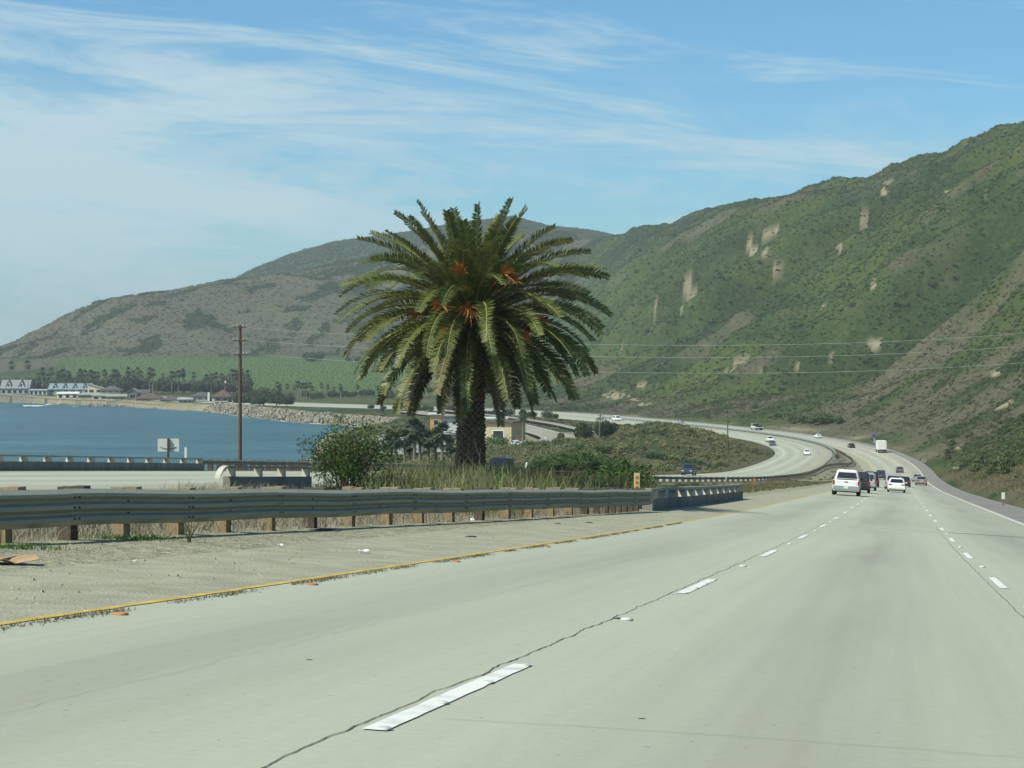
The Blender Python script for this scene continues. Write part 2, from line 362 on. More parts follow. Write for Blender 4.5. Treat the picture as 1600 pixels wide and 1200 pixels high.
    ZF = (HOR - _ridge(_FR, pxc)) / F * 3500
    tF = np.clip((Y - 2650) / 850, 0, 1)
    zF = -30 + (ZF + 30) * np.sin(tF * np.pi / 2) ** 1.1 - np.maximum(Y - 3500, 0) * .1 + fbm(X / 160, Y / 160, 3, 33) * 7 * tF * (1 - tF) * 4
    zL = np.maximum(zfl, np.where(Y > 2650, zF, -60))
    zL = znb + (zL - znb) * sstep(6, 70, d)
    wR = sstep(690, 1060, px)
    zR = np.maximum(zR, np.where((Y > 2650) & (px < 1150), zF, -99))
    z_up = zL * (1 - wR) + zR * wR
    # sea cliffs beyond the point
    z_up = np.minimum(z_up, SEA - 1 + .62 * (cd + 1.5))
    z = np.where(u < uo, z_side, np.where(u < ui, zsb, np.where(u < NBL, zm, np.where(u < NBR, znb, z_up))))
    onroad = ((u > uo - .6) & (u < ui + .6)) | ((u > NBL - .6) & (u < NBR + .5))
    din = np.minimum(np.where(u < ui + .6, np.minimum(u - uo + .6, ui + .6 - u), np.minimum(u - NBL, NBR + .5 - u)), 3.0)
    z = z - .02 - .13 * sstep(0, 1.4, din)
    return np.maximum(z, SEA - 4), dict(s=s, u=u, uo=uo, ui=ui, cd=cd, px=px, d=d, wR=wR, tf=tf, tl=tl, tt=tt, gul=gul, gul2=gul2)
_drc = None
def ground_z(x, y): return float(terrain(np.array([x, x + .01]), np.array([y, y]))[0][0])
def on_ground(px, D, dz=0.0):
    X = (px - 800) / F * D; return Vector((X, D, ground_z(X, D) + dz))

def build_terrain():
    tin = np.arange(-.262, .2621, .00125); ext = .262 + np.cumsum(np.geomspace(.003, .12, 42)); T = np.r_[-ext[::-1], tin, ext]
    Yr = [2.0]
    while Yr[-1] < 5200: Yr.append(Yr[-1] * (1.06 if Yr[-1] < 14 else 1.0105 if Yr[-1] < 600 else 1.0042 if Yr[-1] < 2850 else 1.012))
    Yr = np.array(Yr); nx, ny = len(T), len(Yr)
    X = (Yr[:, None] * T[None]).ravel(); Y = np.repeat(Yr, nx)
    Z, I = terrain(X, Y); PY = HOR - F * Z / Y; PX = I['px']
    # bare ground: cliffs, slides, tracks; (px, py, rx, ry, tilt)
    bare = np.zeros(len(X)); wn = fbm((.97 * Y - .25 * X) / 42, I['d'] / 26, 3, 41) * (I['d'] > 0) + fbm(X / 14, Y / 14, 3, 41) * (I['d'] <= 0); wp = fbm(X / 9 + 5, Z / 6, 3, 43); wq = fbm(X / 9 - 8, Z / 6 + 3, 3, 44); wn2 = fbm((.97 * Y - .25 * X) / 18, I['d'] / 8, 3, 42)
    for (cx, cy, rx, ry, tilt) in [(1212, 358, 17, 6, -.5), (1180, 388, 14, 4, -.7), (1213, 420, 9, 9, 0), (1075, 460, 8, 15, .2), (1048, 480, 20, 5, -.2), (1030, 489, 9, 3, 0), (1200, 392, 6, 3, 0),
                                   (1400, 495, 10, 5, -.4), (1302, 555, 10, 5, -.3), (1190, 573, 16, 7, -.3), (1146, 575, 18, 6, -.5), (1242, 568, 8, 4, 0), (1366, 540, 12, 4, -.3), (1440, 440, 18, 5, -.8),
                                   (1385, 290, 5, 16, .5), (1360, 330, 4, 18, .7), (1570, 632, 18, 6, -.3), (1560, 585, 12, 3, -.2), (972, 548, 3, 9, .4), (1495, 730, 9, 2.5, 0), (1440, 720, 7, 2, .4), (1320, 370, 8, 3, -.5), (1310, 385, 14, 3, -.5), (1365, 440, 4, 12, .1), (1250, 405, 6, 2, -.6), (1290, 480, 9, 2, -.6), (1500, 700, 6, 2, 0), (1540, 300, 3, 8, .3), (1480, 300, 3, 8, .5),
                                   (985, 622, 26, 4, .5), (1000, 606, 30, 4, -.1), (960, 618, 12, 4, .3)]:
        ca, sa = math.cos(tilt), math.sin(tilt); dx, dy = PX - cx + rx * 1.5 * wp, PY - cy + ry * 1.3 * wq
        q = ((dx * ca + dy * sa) / rx) ** 2 + ((-dx * sa + dy * ca) / ry) ** 2
        bare = np.maximum(bare, np.where((q < 3.5) & (Y > 120), np.clip(2.4 * (.75 - q + 2.0 * wn + 2.2 * wn2), 0, 1), 0))
    d, u, cd = I['d'], I['u'], I['cd']
    bare = np.maximum(bare, np.where((u > NBR) & (Y > 150), np.exp(-((d - 3.0) / 2.5) ** 2) * np.clip(.35 + wn * 2.5, 0, 1) * sstep(520, 700, I['s']), 0))      # pale verge along the far bend
    bare = np.maximum(bare, .95 * sstep(9, 5, cd + wn * 4) * (cd > -20))                                                  # shore
    # gravel of the verges along the road
    grav = np.where((u > NBL - 6.0) & (u < 0), 1.0, 0) * np.clip(sstep(NBL - 5.0, NBL - 2.6, u + wn * 1.2), 0, 1)
    grav = np.maximum(grav, np.where((u < I['ui'] + 4) & (u > I['ui'] - 1), .8 * np.clip(.7 + wn, 0, 1), 0))
    grav = np.maximum(grav, np.where((I['s'] > 330) & (u > NBL - 11) & (u < 0) & (I['s'] < 560), sstep(NBL - 10, NBL - 6.5, u + wn * 2) * .9, 0))
    grav = np.maximum(grav, np.where((cd > 15) & (u < I['uo'] - 20) & (Y > 620) & (Y < 790) & (X > -60) & (X < 25), .7, 0))
    # green (chaparral, field) against grey brown sage
    g = .5 + .9 * fbm(X / 75, Y / 75, 4, 51) + .25 * fbm(X / 18, Y / 18, 3, 52)
    g = g - .38 * I['wR'] * sstep(.52, .72, I['gul']) * np.clip(.4 + 1.6 * wn, 0, 1) * (Y > 500)
    far = 1 - I['wR']
    left = sstep(1900, 2100, Y) * far; g = g - .62 * left + .35 * left * sstep(.06, .2, fbm(X / 45, Y / 80, 3, 53) + .22 * sstep(380, 560, PX) ) * 2
    g = g + .30 * I['wR'] * sstep(10, 120, d) + .06; field = far * sstep(.05, .14, I['tf']) * (1 - sstep(.93, 1.0, I['tf'] + wn * .04)) * (u > 0)
    field = field * sstep(70, 130, PX)
    g = np.where(field > .3, .95 + wn * .1, g)
    g = np.where((PX > 850) & (PX < 1600) & (d > 0) & (d < 70) & (Y < 1300) & (Y > 120), g - .06, g)
    lift = sstep(3000, 3300, Y); g = np.where(Y > 2900, .78 + wn * .1, g)
    V = np.c_[X, Y, Z]
    ii = np.arange((ny - 1) * (nx - 1)); r, c = ii // (nx - 1), ii % (nx - 1); a = r * nx + c
    Q = np.c_[a, a + 1, a + nx + 1, a + nx]
    fc = Q[:, 0]
    up = (u > NBR + 2.0); cls = np.zeros(len(X), int)                       # 0 ground
    cls[up & (I['wR'] > .5)] = 1                                            # mountain
    cls[up & (I['wR'] <= .5) & (I['tl'] <= 0)] = 2             # field
    cls[up & (I['wR'] <= .5) & (I['tl'] > 0)] = 3; cls[up & (Y > 2950) & (PX < 1150)] = 4
    fcl = cls[fc]
    keep = (Z[Q].max(1) > SEA - 3.9)
    for k, nm in enumerate(('ground', 'mountain', 'field', 'coastal_hill', 'far_ridge')):
        q = Q[(fcl == k) & keep]
        if not len(q): continue
        used, inv = np.unique(q.ravel(), return_inverse=True)
        o = mesh_np(nm, V[used], inv.reshape(-1, 4), M_TERRAIN, attrs={'bare': bare[used], 'green': np.clip(g[used], 0, 1), 'gravel': grav[used], 'field': field[used]})
        tag(o, kind='structure')
    return dict(V=V, bare=bare, grav=grav, g=g, I=I)

def m_terrain():
    m = bpy.data.materials.new('terrain'); m.use_nodes = True; nt = m.node_tree; N = nt.nodes; Lk = nt.links; b = N['Principled BSDF']
    b.inputs['Roughness'].default_value = .95; b.inputs['Specular IOR Level'].default_value = .1
    geo = N.new('ShaderNodeNewGeometry')
    def att(n): a = N.new('ShaderNodeAttribute'); a.attribute_name = n; return a.outputs['Fac']
    def noise(scale, detail=6, rough=.6, dist=0):
        n = N.new('ShaderNodeTexNoise'); n.inputs['Scale'].default_value = scale; n.inputs['Detail'].default_value = detail; n.inputs['Roughness'].default_value = rough; n.inputs['Distortion'].default_value = dist
        Lk.new(geo.outputs['Position'], n.inputs['Vector']); return n.outputs['Fac']
    def ramp(f, stops):
        r = N.new('ShaderNodeValToRGB'); r.color_ramp.elements[0].position = stops[0][0]; r.color_ramp.elements[0].color = (*stops[0][1], 1)
        r.color_ramp.elements[1].position = stops[-1][0]; r.color_ramp.elements[1].color = (*stops[-1][1], 1)
        for p, c in stops[1:-1]: e = r.color_ramp.elements.new(p); e.color = (*c, 1)
        Lk.new(f, r.inputs[0]); return r.outputs[0]
    def mix(f, a, bb):
        x = N.new('ShaderNodeMixRGB'); Lk.new(f, x.inputs[0]); Lk.new(a, x.inputs[1]); Lk.new(bb, x.inputs[2]); return x.outputs[0]
    def math_(op, a, bv, clamp=True):
        n = N.new('ShaderNodeMath'); n.operation = op; n.use_clamp = clamp
        for i, v in enumerate((a, bv)):
            if isinstance(v, (int, float)): n.inputs[i].default_value = v
            else: Lk.new(v, n.inputs[i])
        return n.outputs[0]
    fine = noise(.35, 7, .7); mid = noise(.06, 6, .65); tiny = noise(3.5, 6, .7)
    gm = math_('ADD', att('green'), math_('MULTIPLY', math_('SUBTRACT', fine, .5, False), .9, False))
    green = ramp(fine, [(.3, C_GREEN[0]), (.5, C_GREEN[1]), (.7, C_GREEN[2])])
    sage = ramp(fine, [(.3, C_SAGE[0]), (.52, C_SAGE[1]), (.72, C_SAGE[2])])
    edge = N.new('ShaderNodeMapRange'); edge.inputs['From Min'].default_value = .38; edge.inputs['From Max'].default_value = .62; Lk.new(gm, edge.inputs['Value'])
    broad = noise(.011, 4, .6, .5); tint = ramp(broad, [(.34, (.52, .64, .62)), (.5, (1.0, 1.0, 1.0)), (.66, (1.42, 1.28, .98))])
    gt = N.new('ShaderNodeMixRGB'); gt.blend_type = 'MULTIPLY'; gt.inputs[0].default_value = 1; Lk.new(green, gt.inputs[1]); Lk.new(tint, gt.inputs[2]); green = gt.outputs[0]
    base = mix(edge.outputs[0], sage, green)
    fld = ramp(fine, [(.3, (.065, .105, .032)), (.7, (.10, .15, .046))]); base = mix(att('field'), base, fld)
    soil = ramp(mid, [(.3, (.20, .175, .112)), (.7, (.32, .285, .195))])
    bm = math_('MULTIPLY', att('bare'), math_('ADD', fine, .65)); base = mix(bm, base, soil)
    gr = ramp(tiny, [(.3, (.20, .19, .13)), (.5, (.29, .275, .195)), (.68, (.38, .365, .265))])
    base = mix(att('gravel'), base, gr)
    Lk.new(base, b.inputs['Base Color'])
    bp = N.new('ShaderNodeBump'); bp.inputs['Strength'].default_value = .55; bp.inputs['Distance'].default_value = 2.2; Lk.new(fine, bp.inputs['Height'])
    bp2 = N.new('ShaderNodeBump'); bp2.inputs['Strength'].default_value = .5; bp2.inputs['Distance'].default_value = .05; Lk.new(tiny, bp2.inputs['Height']); Lk.new(bp.outputs[0], bp2.inputs['Normal'])
    Lk.new(bp2.outputs[0], b.inputs['Normal'])
    return m
C_GREEN = [(.029, .049, .017), (.046, .070, .024), (.070, .093, .035)]
C_SAGE = [(.060, .062, .034), (.096, .094, .056), (.145, .137, .090)]
M_TERRAIN = m_terrain()
TER = build_terrain(); print('terrain z', TER['V'][:, 2].min(), TER['V'][:, 2].max())

def water():
    m = bpy.data.materials.new('sea_water'); m.use_nodes = True; nt = m.node_tree; N = nt.nodes; Lk = nt.links; b = N['Principled BSDF']
    b.inputs['Specular IOR Level'].default_value = .28; b.inputs['Roughness'].default_value = .3; b.inputs['IOR'].default_value = 1.33
    geo = N.new('ShaderNodeNewGeometry'); mp = N.new('ShaderNodeMapping'); mp.inputs['Scale'].default_value = (.10, .32, .1); mp.inputs['Rotation'].default_value = (0, 0, R(12)); Lk.new(geo.outputs['Position'], mp.inputs[0])
    n = N.new('ShaderNodeTexNoise'); n.inputs['Scale'].default_value = 1.0; n.inputs['Detail'].default_value = 6; n.inputs['Roughness'].default_value = .62; Lk.new(mp.outputs[0], n.inputs['Vector'])
    n2 = N.new('ShaderNodeTexNoise'); n2.inputs['Scale'].default_value = .11; n2.inputs['Detail'].default_value = 10; n2.inputs['Roughness'].default_value = .78; Lk.new(mp.outputs[0], n2.inputs['Vector'])
    cr = N.new('ShaderNodeMixRGB'); cr.inputs[1].default_value = (.020, .062, .070, 1); cr.inputs[2].default_value = (.058, .140, .152, 1); sr = N.new('ShaderNodeMapRange'); sr.inputs['From Min'].default_value = .36; sr.inputs['From Max'].default_value = .64; Lk.new(n2.outputs['Fac'], sr.inputs['Value']); Lk.new(sr.outputs[0], cr.inputs[0]); Lk.new(cr.outputs[0], b.inputs['Base Color'])
    bp = N.new('ShaderNodeBump'); bp.inputs['Strength'].default_value = 1.0; bp.inputs['Distance'].default_value = 1.6; Lk.new(n.outputs['Fac'], bp.inputs['Height']); Lk.new(bp.outputs[0], b.inputs['Normal'])
    mb = MB(); mb.add([(-9000, -300, SEA), (3000, -300, SEA), (3000, 9500, SEA), (-9000, 9500, SEA)], [(0, 1, 2, 3)])
    tag(mb.build('sea', m), kind='structure')
water()
# ------------------------------------------------------------------ roads
def m_concrete_road():
    m = bpy.data.materials.new('concrete_road'); m.use_nodes = True; nt = m.node_tree; N = nt.nodes; Lk = nt.links; b = N['Principled BSDF']
    b.inputs['Roughness'].default_value = .82; b.inputs['Specular IOR Level'].default_value = .3
    uv = N.new('ShaderNodeUVMap'); uv.uv_map = 'su'; sep = N.new('ShaderNodeSeparateXYZ'); Lk.new(uv.outputs[0], sep.inputs[0])
    geo = N.new('ShaderNodeNewGeometry')
    def noise(vec, scale, detail=5, rough=.6, sc3=None):
        n = N.new('ShaderNodeTexNoise'); n.inputs['Scale'].default_value = scale; n.inputs['Detail'].default_value = detail; n.inputs['Roughness'].default_value = rough
        if sc3: mp = N.new('ShaderNodeMapping'); mp.inputs['Scale'].default_value = sc3; Lk.new(vec, mp.inputs[0]); vec = mp.outputs[0]
        Lk.new(vec, n.inputs['Vector']); return n.outputs['Fac']
    def mt(op, a, bb=None, clamp=False):
        n = N.new('ShaderNodeMath'); n.operation = op; n.use_clamp = clamp
        for i, v in enumerate((a, bb)):
            if v is None: continue
            if isinstance(v, (int, float)): n.inputs[i].default_value = v
            else: Lk.new(v, n.inputs[i])
        return n.outputs[0]
    u = sep.outputs[1]                                              # metres from the lane lines
    broad = noise(uv.outputs[0], .5, 4, .55, (.06, .55, 1)); grain = noise(geo.outputs['Position'], 14, 8, .8); streak = noise(uv.outputs[0], 1, 7, .7, (.03, 3.6, 1)); blotch = noise(uv.outputs[0], 1, 4, .6, (.035, .5, 1))
    # darker oil band along the middle of each lane (worn into the concrete by traffic)
    ph = mt('SUBTRACT', mt('FRACT', mt('DIVIDE', mt('ADD', u, 20.61), 3.66)), .5)
    band = mt('SUBTRACT', 1, mt('MULTIPLY', mt('ABSOLUTE', ph), 2.6), True)
    band = mt('MULTIPLY', band, mt('MULTIPLY', mt('SUBTRACT', blotch, .25, True), 1.5))
    v = mt('ADD', mt('ADD', mt('MULTIPLY', broad, .30), mt('MULTIPLY', streak, .32)), mt('MULTIPLY', grain, .38))
    r = N.new('ShaderNodeValToRGB'); r.color_ramp.elements[0].position = .30; r.color_ramp.elements[0].color = (*C_ROAD[0], 1); r.color_ramp.elements[1].position = .70; r.color_ramp.elements[1].color = (*C_ROAD[1], 1); Lk.new(v, r.inputs[0])
    mx = N.new('ShaderNodeMixRGB'); mx.blend_type = 'MIX'; mx.inputs[2].default_value = (.165, .165, .135, 1); Lk.new(mt('MULTIPLY', band, .72, True), mx.inputs[0]); Lk.new(r.outputs[0], mx.inputs[1])
    # right lane and shoulder are a little darker
    rl = N.new('ShaderNodeMapRange'); rl.inputs['From Min'].default_value = 1.6; rl.inputs['From Max'].default_value = 5.6; Lk.new(u, rl.inputs['Value'])
    m2 = N.new('ShaderNodeMixRGB'); m2.inputs[2].default_value = (.205, .21, .175, 1); Lk.new(mt('MULTIPLY', rl.outputs[0], .45), m2.inputs[0]); Lk.new(mx.outputs[0], m2.inputs[1])
    # dark specks
    sp = N.new('ShaderNodeMapRange'); sp.inputs['From Min'].default_value = .70; sp.inputs['From Max'].default_value = .76; Lk.new(noise(uv.outputs[0], 1, 2, .5, (9, 16, 1)), sp.inputs['Value'])
    m3 = N.new('ShaderNodeMixRGB'); m3.inputs[2].default_value = (.12, .12, .10, 1); Lk.new(mt('MULTIPLY', sp.outputs[0], .5), m3.inputs[0]); Lk.new(m2.outputs[0], m3.inputs[1])
    Lk.new(m3.outputs[0], b.inputs['Base Color'])
    bp = N.new('ShaderNodeBump'); bp.inputs['Strength'].default_value = .25; bp.inputs['Distance'].default_value = .01; Lk.new(grain, bp.inputs['Height']); Lk.new(bp.outputs[0], b.inputs['Normal'])
    return m
C_ROAD = [(.305, .312, .240), (.455, .462, .362)]
M_ROAD = m_concrete_road()
M_WHITE = mat('white_paint', (.46, .465, .40), .75, .10, 4, col2=(.68, .69, .64), detail=9, thr=(.30, .50), coords='World')
M_YEL = mat('yellow_paint', (.48, .345, .08), .75, .3, 5, detail=8)
M_CRACK = mat('road_crack', (.085, .082, .066), .95, .3, 5)
M_SHOULD = mat('shoulder_concrete', (.25, .242, .17), .95, .2, 1.6, .6, 30, coords='World', col2=(.375, .365, .265), detail=9)
M_ASPH = mat('shoulder_asphalt', (.205, .20, .175), .9, .2, .6, .3, 30, coords='World')
def strip(fn, S, lo, hi, n=2, dz=0.0):
    us = np.linspace(0, 1, n); V = []
    for k in us:
        off = (np.asarray(lo) * (1 - k) + np.asarray(hi) * k) if not callable(lo) else lo(S) * (1 - k) + hi(S) * k
        V.append(fn(S, off, dz))
    V = np.stack(V, 1).reshape(-1, 3); r = np.arange(len(S) - 1)
    Q = np.concatenate([np.c_[r * n + j, r * n + j + 1, (r + 1) * n + j + 1, (r + 1) * n + j] for j in range(n - 1)])
    return V, Q
def road_mesh(name, fn, S, lo, hi, n, mats, parent=None, dz=0.0, uvoff=0.0):
    V, Q = strip(fn, S, lo, hi, n, dz); o = mesh_np(name, V, Q, mats, parent, smooth=True)
    me = o.data; uvl = me.uv_layers.new(name='su'); li = np.empty(len(me.loops), np.int32); me.loops.foreach_get('vertex_index', li)
    sv = np.repeat(S, n); uu = np.tile(np.linspace(lo, hi, n), len(S)) + uvoff
    uvl.data.foreach_set('uv', np.c_[sv[li], uu[li]].astype(np.float32).ravel()); return o
S_all = np.arange(-30, AXS[-1] - 5, 2.0); S_all = np.sort(np.r_[S_all, np.arange(-3, 60, .5)])
S_all = np.unique(np.round(S_all, 3))
road = tag(road_mesh('road', nb, S_all, L0 - .05, R2 + .25, 9, M_ROAD), kind='structure')
o_sh = tag(road_mesh('shoulder', nb, S_all, R2 + .25, NBR, 3, M_ASPH), kind='structure')
o_sh2 = tag(road_mesh('shoulder', nb, S_all[S_all < 330], NBL, L0 - .05, 4, M_SHOULD), kind='structure')
o_sh3 = tag(road_mesh('shoulder', nb, S_all[S_all >= 328], NBL, L0 - .05, 4, M_SHOULD, dz=-.004), kind='structure')
sbroad = tag(road_mesh('southbound_road', sb, S_all[S_all > 10], 0.0, SBW, 8, M_ROAD, uvoff=-13.4 + 5.01 + .0), kind='structure')
def line(fn, s0, s1, u, w, mt, name, parent, step=2.0, dz=.006):
    S = np.unique(np.r_[np.arange(s0, s1, step), s1]); V, Q = strip(fn, S, u - w / 2, u + w / 2, 2, dz)
    return mesh_np(name, V, Q, mt, parent, smooth=False)
# yellow edge line with a worn outline, near part
def wavy(fn, s0, s1, u, w, mt, name, parent, step=.35, amp=.03, dz=.006, seed=1, wmin=.01):
    S = np.arange(s0, s1, step); e1 = fbm(S / .8, S * 0 + seed, 3, seed) * amp; e2 = fbm(S / .6, S * 0 + 7 + seed, 3, seed + 3) * amp
    V = np.stack([fn(S, u - w / 2 + e1, dz), fn(S, np.maximum(u + w / 2 + e2, u - w / 2 + e1 + wmin), dz)], 1).reshape(-1, 3); r = np.arange(len(S) - 1)
    return mesh_np(name, V, np.c_[r*2, r*2+1, r*2+3, r*2+2], mt, parent, smooth=False)
wavy(nb, -8, 170, L0, .10, M_YEL, 'edge_line', road, .3, .045)
line(nb, 170, AXS[-1] - 20, L0, .16, M_YEL, 'edge_line', road)
line(nb, -8, AXS[-1] - 20, R2, .13, M_WHITE, 'edge_line', road)
line(sb, 30, AXS[-1] - 20, 2.4, .16, M_WHITE, 'edge_line', sbroad)
line(sb, 30, AXS[-1] - 20, 13.4, .18, M_YEL, 'edge_line', sbroad)
# broken lane lines: every dash within the visible reach is a piece of the road
DASH0, PER, DL = 9.75, 13.4, 3.75
M_BUTTON = mat('ceramic_button', (.52, .53, .49), .6, .25, 20); M_REFL = mat('orange_button', (.42, .20, .08), .6, .3, 20)
def button(name, p, m, parent, r=.055, h=.02):
    mb = MB(); mb.tube([p, p + Vector((0, 0, h * .7)), p + Vector((0, 0, h))], [r, r * .8, r * .3], 10); return mb.build(name, m, parent, smooth=True)
def dash(fn, s0, s1, u, w, parent, seed):
    S = np.linspace(s0, s1, 25); e = np.random.default_rng(seed).normal(0, .003, (2, 25))
    V = np.stack([fn(S, u - w / 2 + e[0], .006), fn(S, u + w / 2 + e[1], .006)], 1).reshape(-1, 3); r = np.arange(24)
    return mesh_np('lane_dash', V, np.c_[r*2, r*2+1, r*2+3, r*2+2], M_WHITE, parent, smooth=False)
sd_ = 0
for u, off in ((L1, 0.0), (R1, 6.4)):
    k = 0
    while True:
        s0 = DASH0 + off + PER * k - (PER if off == 0 and k < 0 else 0)
        if s0 > 900: break
        w = .115 if s0 < 330 else .15
        if s0 > 3: dash(nb, s0, s0 + DL, u + .02, w, road, sd_)
        sd_ += 1; k += 1
        if s0 < 75:
            for q in range(4): button('lane_button', V3(nb(s0 + .05 + q * 1.2, u + .05, .007)), M_BUTTON, road, .042, .009)
            button('reflector', V3(nb(s0 + DL + 4.8, u + .05, .004)), M_BUTTON, road, .06, .022)
for v in (2.4 + 3.66, 2.4 + 7.32):
    for k in range(60):
        s0 = 40 + 13.4 * k; dash(sb, s0, s0 + 3.7, v, .16, sbroad, k)
# orange domes along the yellow line
for D in (14.6, 19.7, 26.4, 33.5): button('orange_marker', nbp(D, L0 + .30, .004), M_REFL, road, .065, .016)
# cracks: longitudinal along the lane lines, transverse joints
def crack(s0, s1, u, w, amp, seed, step=.12):
    S = np.arange(s0, s1, step); c = u + fbm(S / 1.1, S * 0 + seed, 5, seed, .62) * amp; hw = w * (.35 + .9 * np.abs(fbm(S / .5, S * 0 + 3, 3, seed + 5)))
    V = np.stack([nb(S, c - hw, .004), nb(S, c + hw, .004)], 1).reshape(-1, 3); r = np.arange(len(S) - 1)
    mesh_np('crack', V, np.c_[r*2, r*2+1, r*2+3, r*2+2], M_CRACK, road, smooth=False)
crack(7, 70, L1 - .09, .0085, .07, 3, .06); crack(18, 75, R1 - .13, .008, .04, 8)
crack(7, 40, -3.9, .0016, .10, 12); crack(26, 62, 3.4, .005, .3, 14)
def cross(D, u0, u1, w, m, seed=1):
    U = np.arange(u0, u1, .15); s0 = s_of_D(D); S = s0 + fbm(U / 1.5, U * 0 + seed, 3, seed) * .12
    V = np.concatenate([np.stack([nb(S[i:i+1] - w / 2, U[i], .005), nb(S[i:i+1] + w / 2, U[i], .005)], 1).reshape(-1, 3) for i in range(len(U))]); r = np.arange(len(U) - 1)
    mesh_np('joint', V, np.c_[r*2, r*2+2, r*2+3, r*2+1], m, road, smooth=False)
M_JOINT = mat('joint_filler', (.46, .46, .40), .9, .1, 5)
cross(66, L1, R1, .55, M_JOINT); cross(65.5, R1 + .1, R2 + 2.5, .30, M_CRACK, 4); cross(9.6, L1 + .2, R1 + 1, .004, M_CRACK, 6)
# weeds growing in the joint along the yellow line
def joint_weeds():
    rr = np.random.default_rng(8); V = []; Q = []
    n = 14000; s = 6 + 52 * rr.random(n) ** 1.0; keep = fbm(s / 1.6, s * 0 + 2, 3, 77) + .18 > rr.random(n) * .5; s = s[keep]
    for q in s:
        p = V3(nb(q, L0 + .11 + abs(rr.normal(0, .06)), .0)); h = rr.uniform(.008, .03); a = rr.random() * 6.28; d = Vector((math.cos(a), math.sin(a), 0)) * rr.uniform(.012, .035); w = Vector((-d.y, d.x, 0)) * .2
        i = len(V); V += [p - w, p + w, p + d + w * .3 + Vector((0, 0, h)), p + d - w * .3 + Vector((0, 0, h))]; Q.append((i, i + 1, i + 2, i + 3))
    tag(mesh_np('weeds', np.array([tuple(v) for v in V]), np.array(Q), mat('joint_weed', (.13, .125, .065), .9, .5, 6), smooth=False), kind='stuff', label='low weeds growing along the yellow edge line')
joint_weeds()
# ------------------------------------------------------------------ barriers
M_GALV = mat('galvanised_steel', (.30, .31, .235), .6, .12, 2.2, .12, 30, metal=.12, spec=.35, stretch=(1, 1, 6))
M_GALV2 = mat('weathered_steel', (.20, .215, .185), .65, .25, 1.5, .1, 20, metal=.1)
M_WOOD = mat('rail_timber', (.22, .165, .098), .85, .35, 6, .4, 40, col2=(.37, .29, .18), stretch=(4, 4, .7))
M_WOODD = mat('rail_timber_dark', (.095, .078, .060), .9, .35, 6, .4, 40, stretch=(4, 4, .7))
M_BOLT = mat('bolt_dark', (.03, .03, .028), .6, .2, 9, metal=.5)
M_CONC = mat('barrier_concrete', (.33, .32, .265), .9, .28, 1.4, .3, 25, stretch=(1, 1, 2.5))
M_CONCD = mat('barrier_concrete_stained', (.215, .21, .17), .92, .3, 1.1, .3, 25, stretch=(1, 1, .35))
M_CONCL = mat('barrier_concrete_pale', (.46, .45, .37), .9, .18, 2.0, .25, 25)
M_RUST = mat('rusty_rail', (.10, .06, .04), .85, .4, 4)
def thrie(h=.506, n=3, dep=.083):
    """profile (out, z) of a corrugated beam, top to bottom"""
    P = [(-.012, 0.0), (dep * .95, -h * .12)]
    seg = h / n
    for i in range(n):
        z = -i * seg
        P += [(dep, z - seg * .42), (dep, z - seg * .62), (dep * .12, z - seg * .90)] if i == 0 else [(dep * .12, z - seg * .08), (dep, z - seg * .30), (dep, z - seg * .62), (dep * .12, z - seg * .90)]
    P.append((0.0, -h)); return P
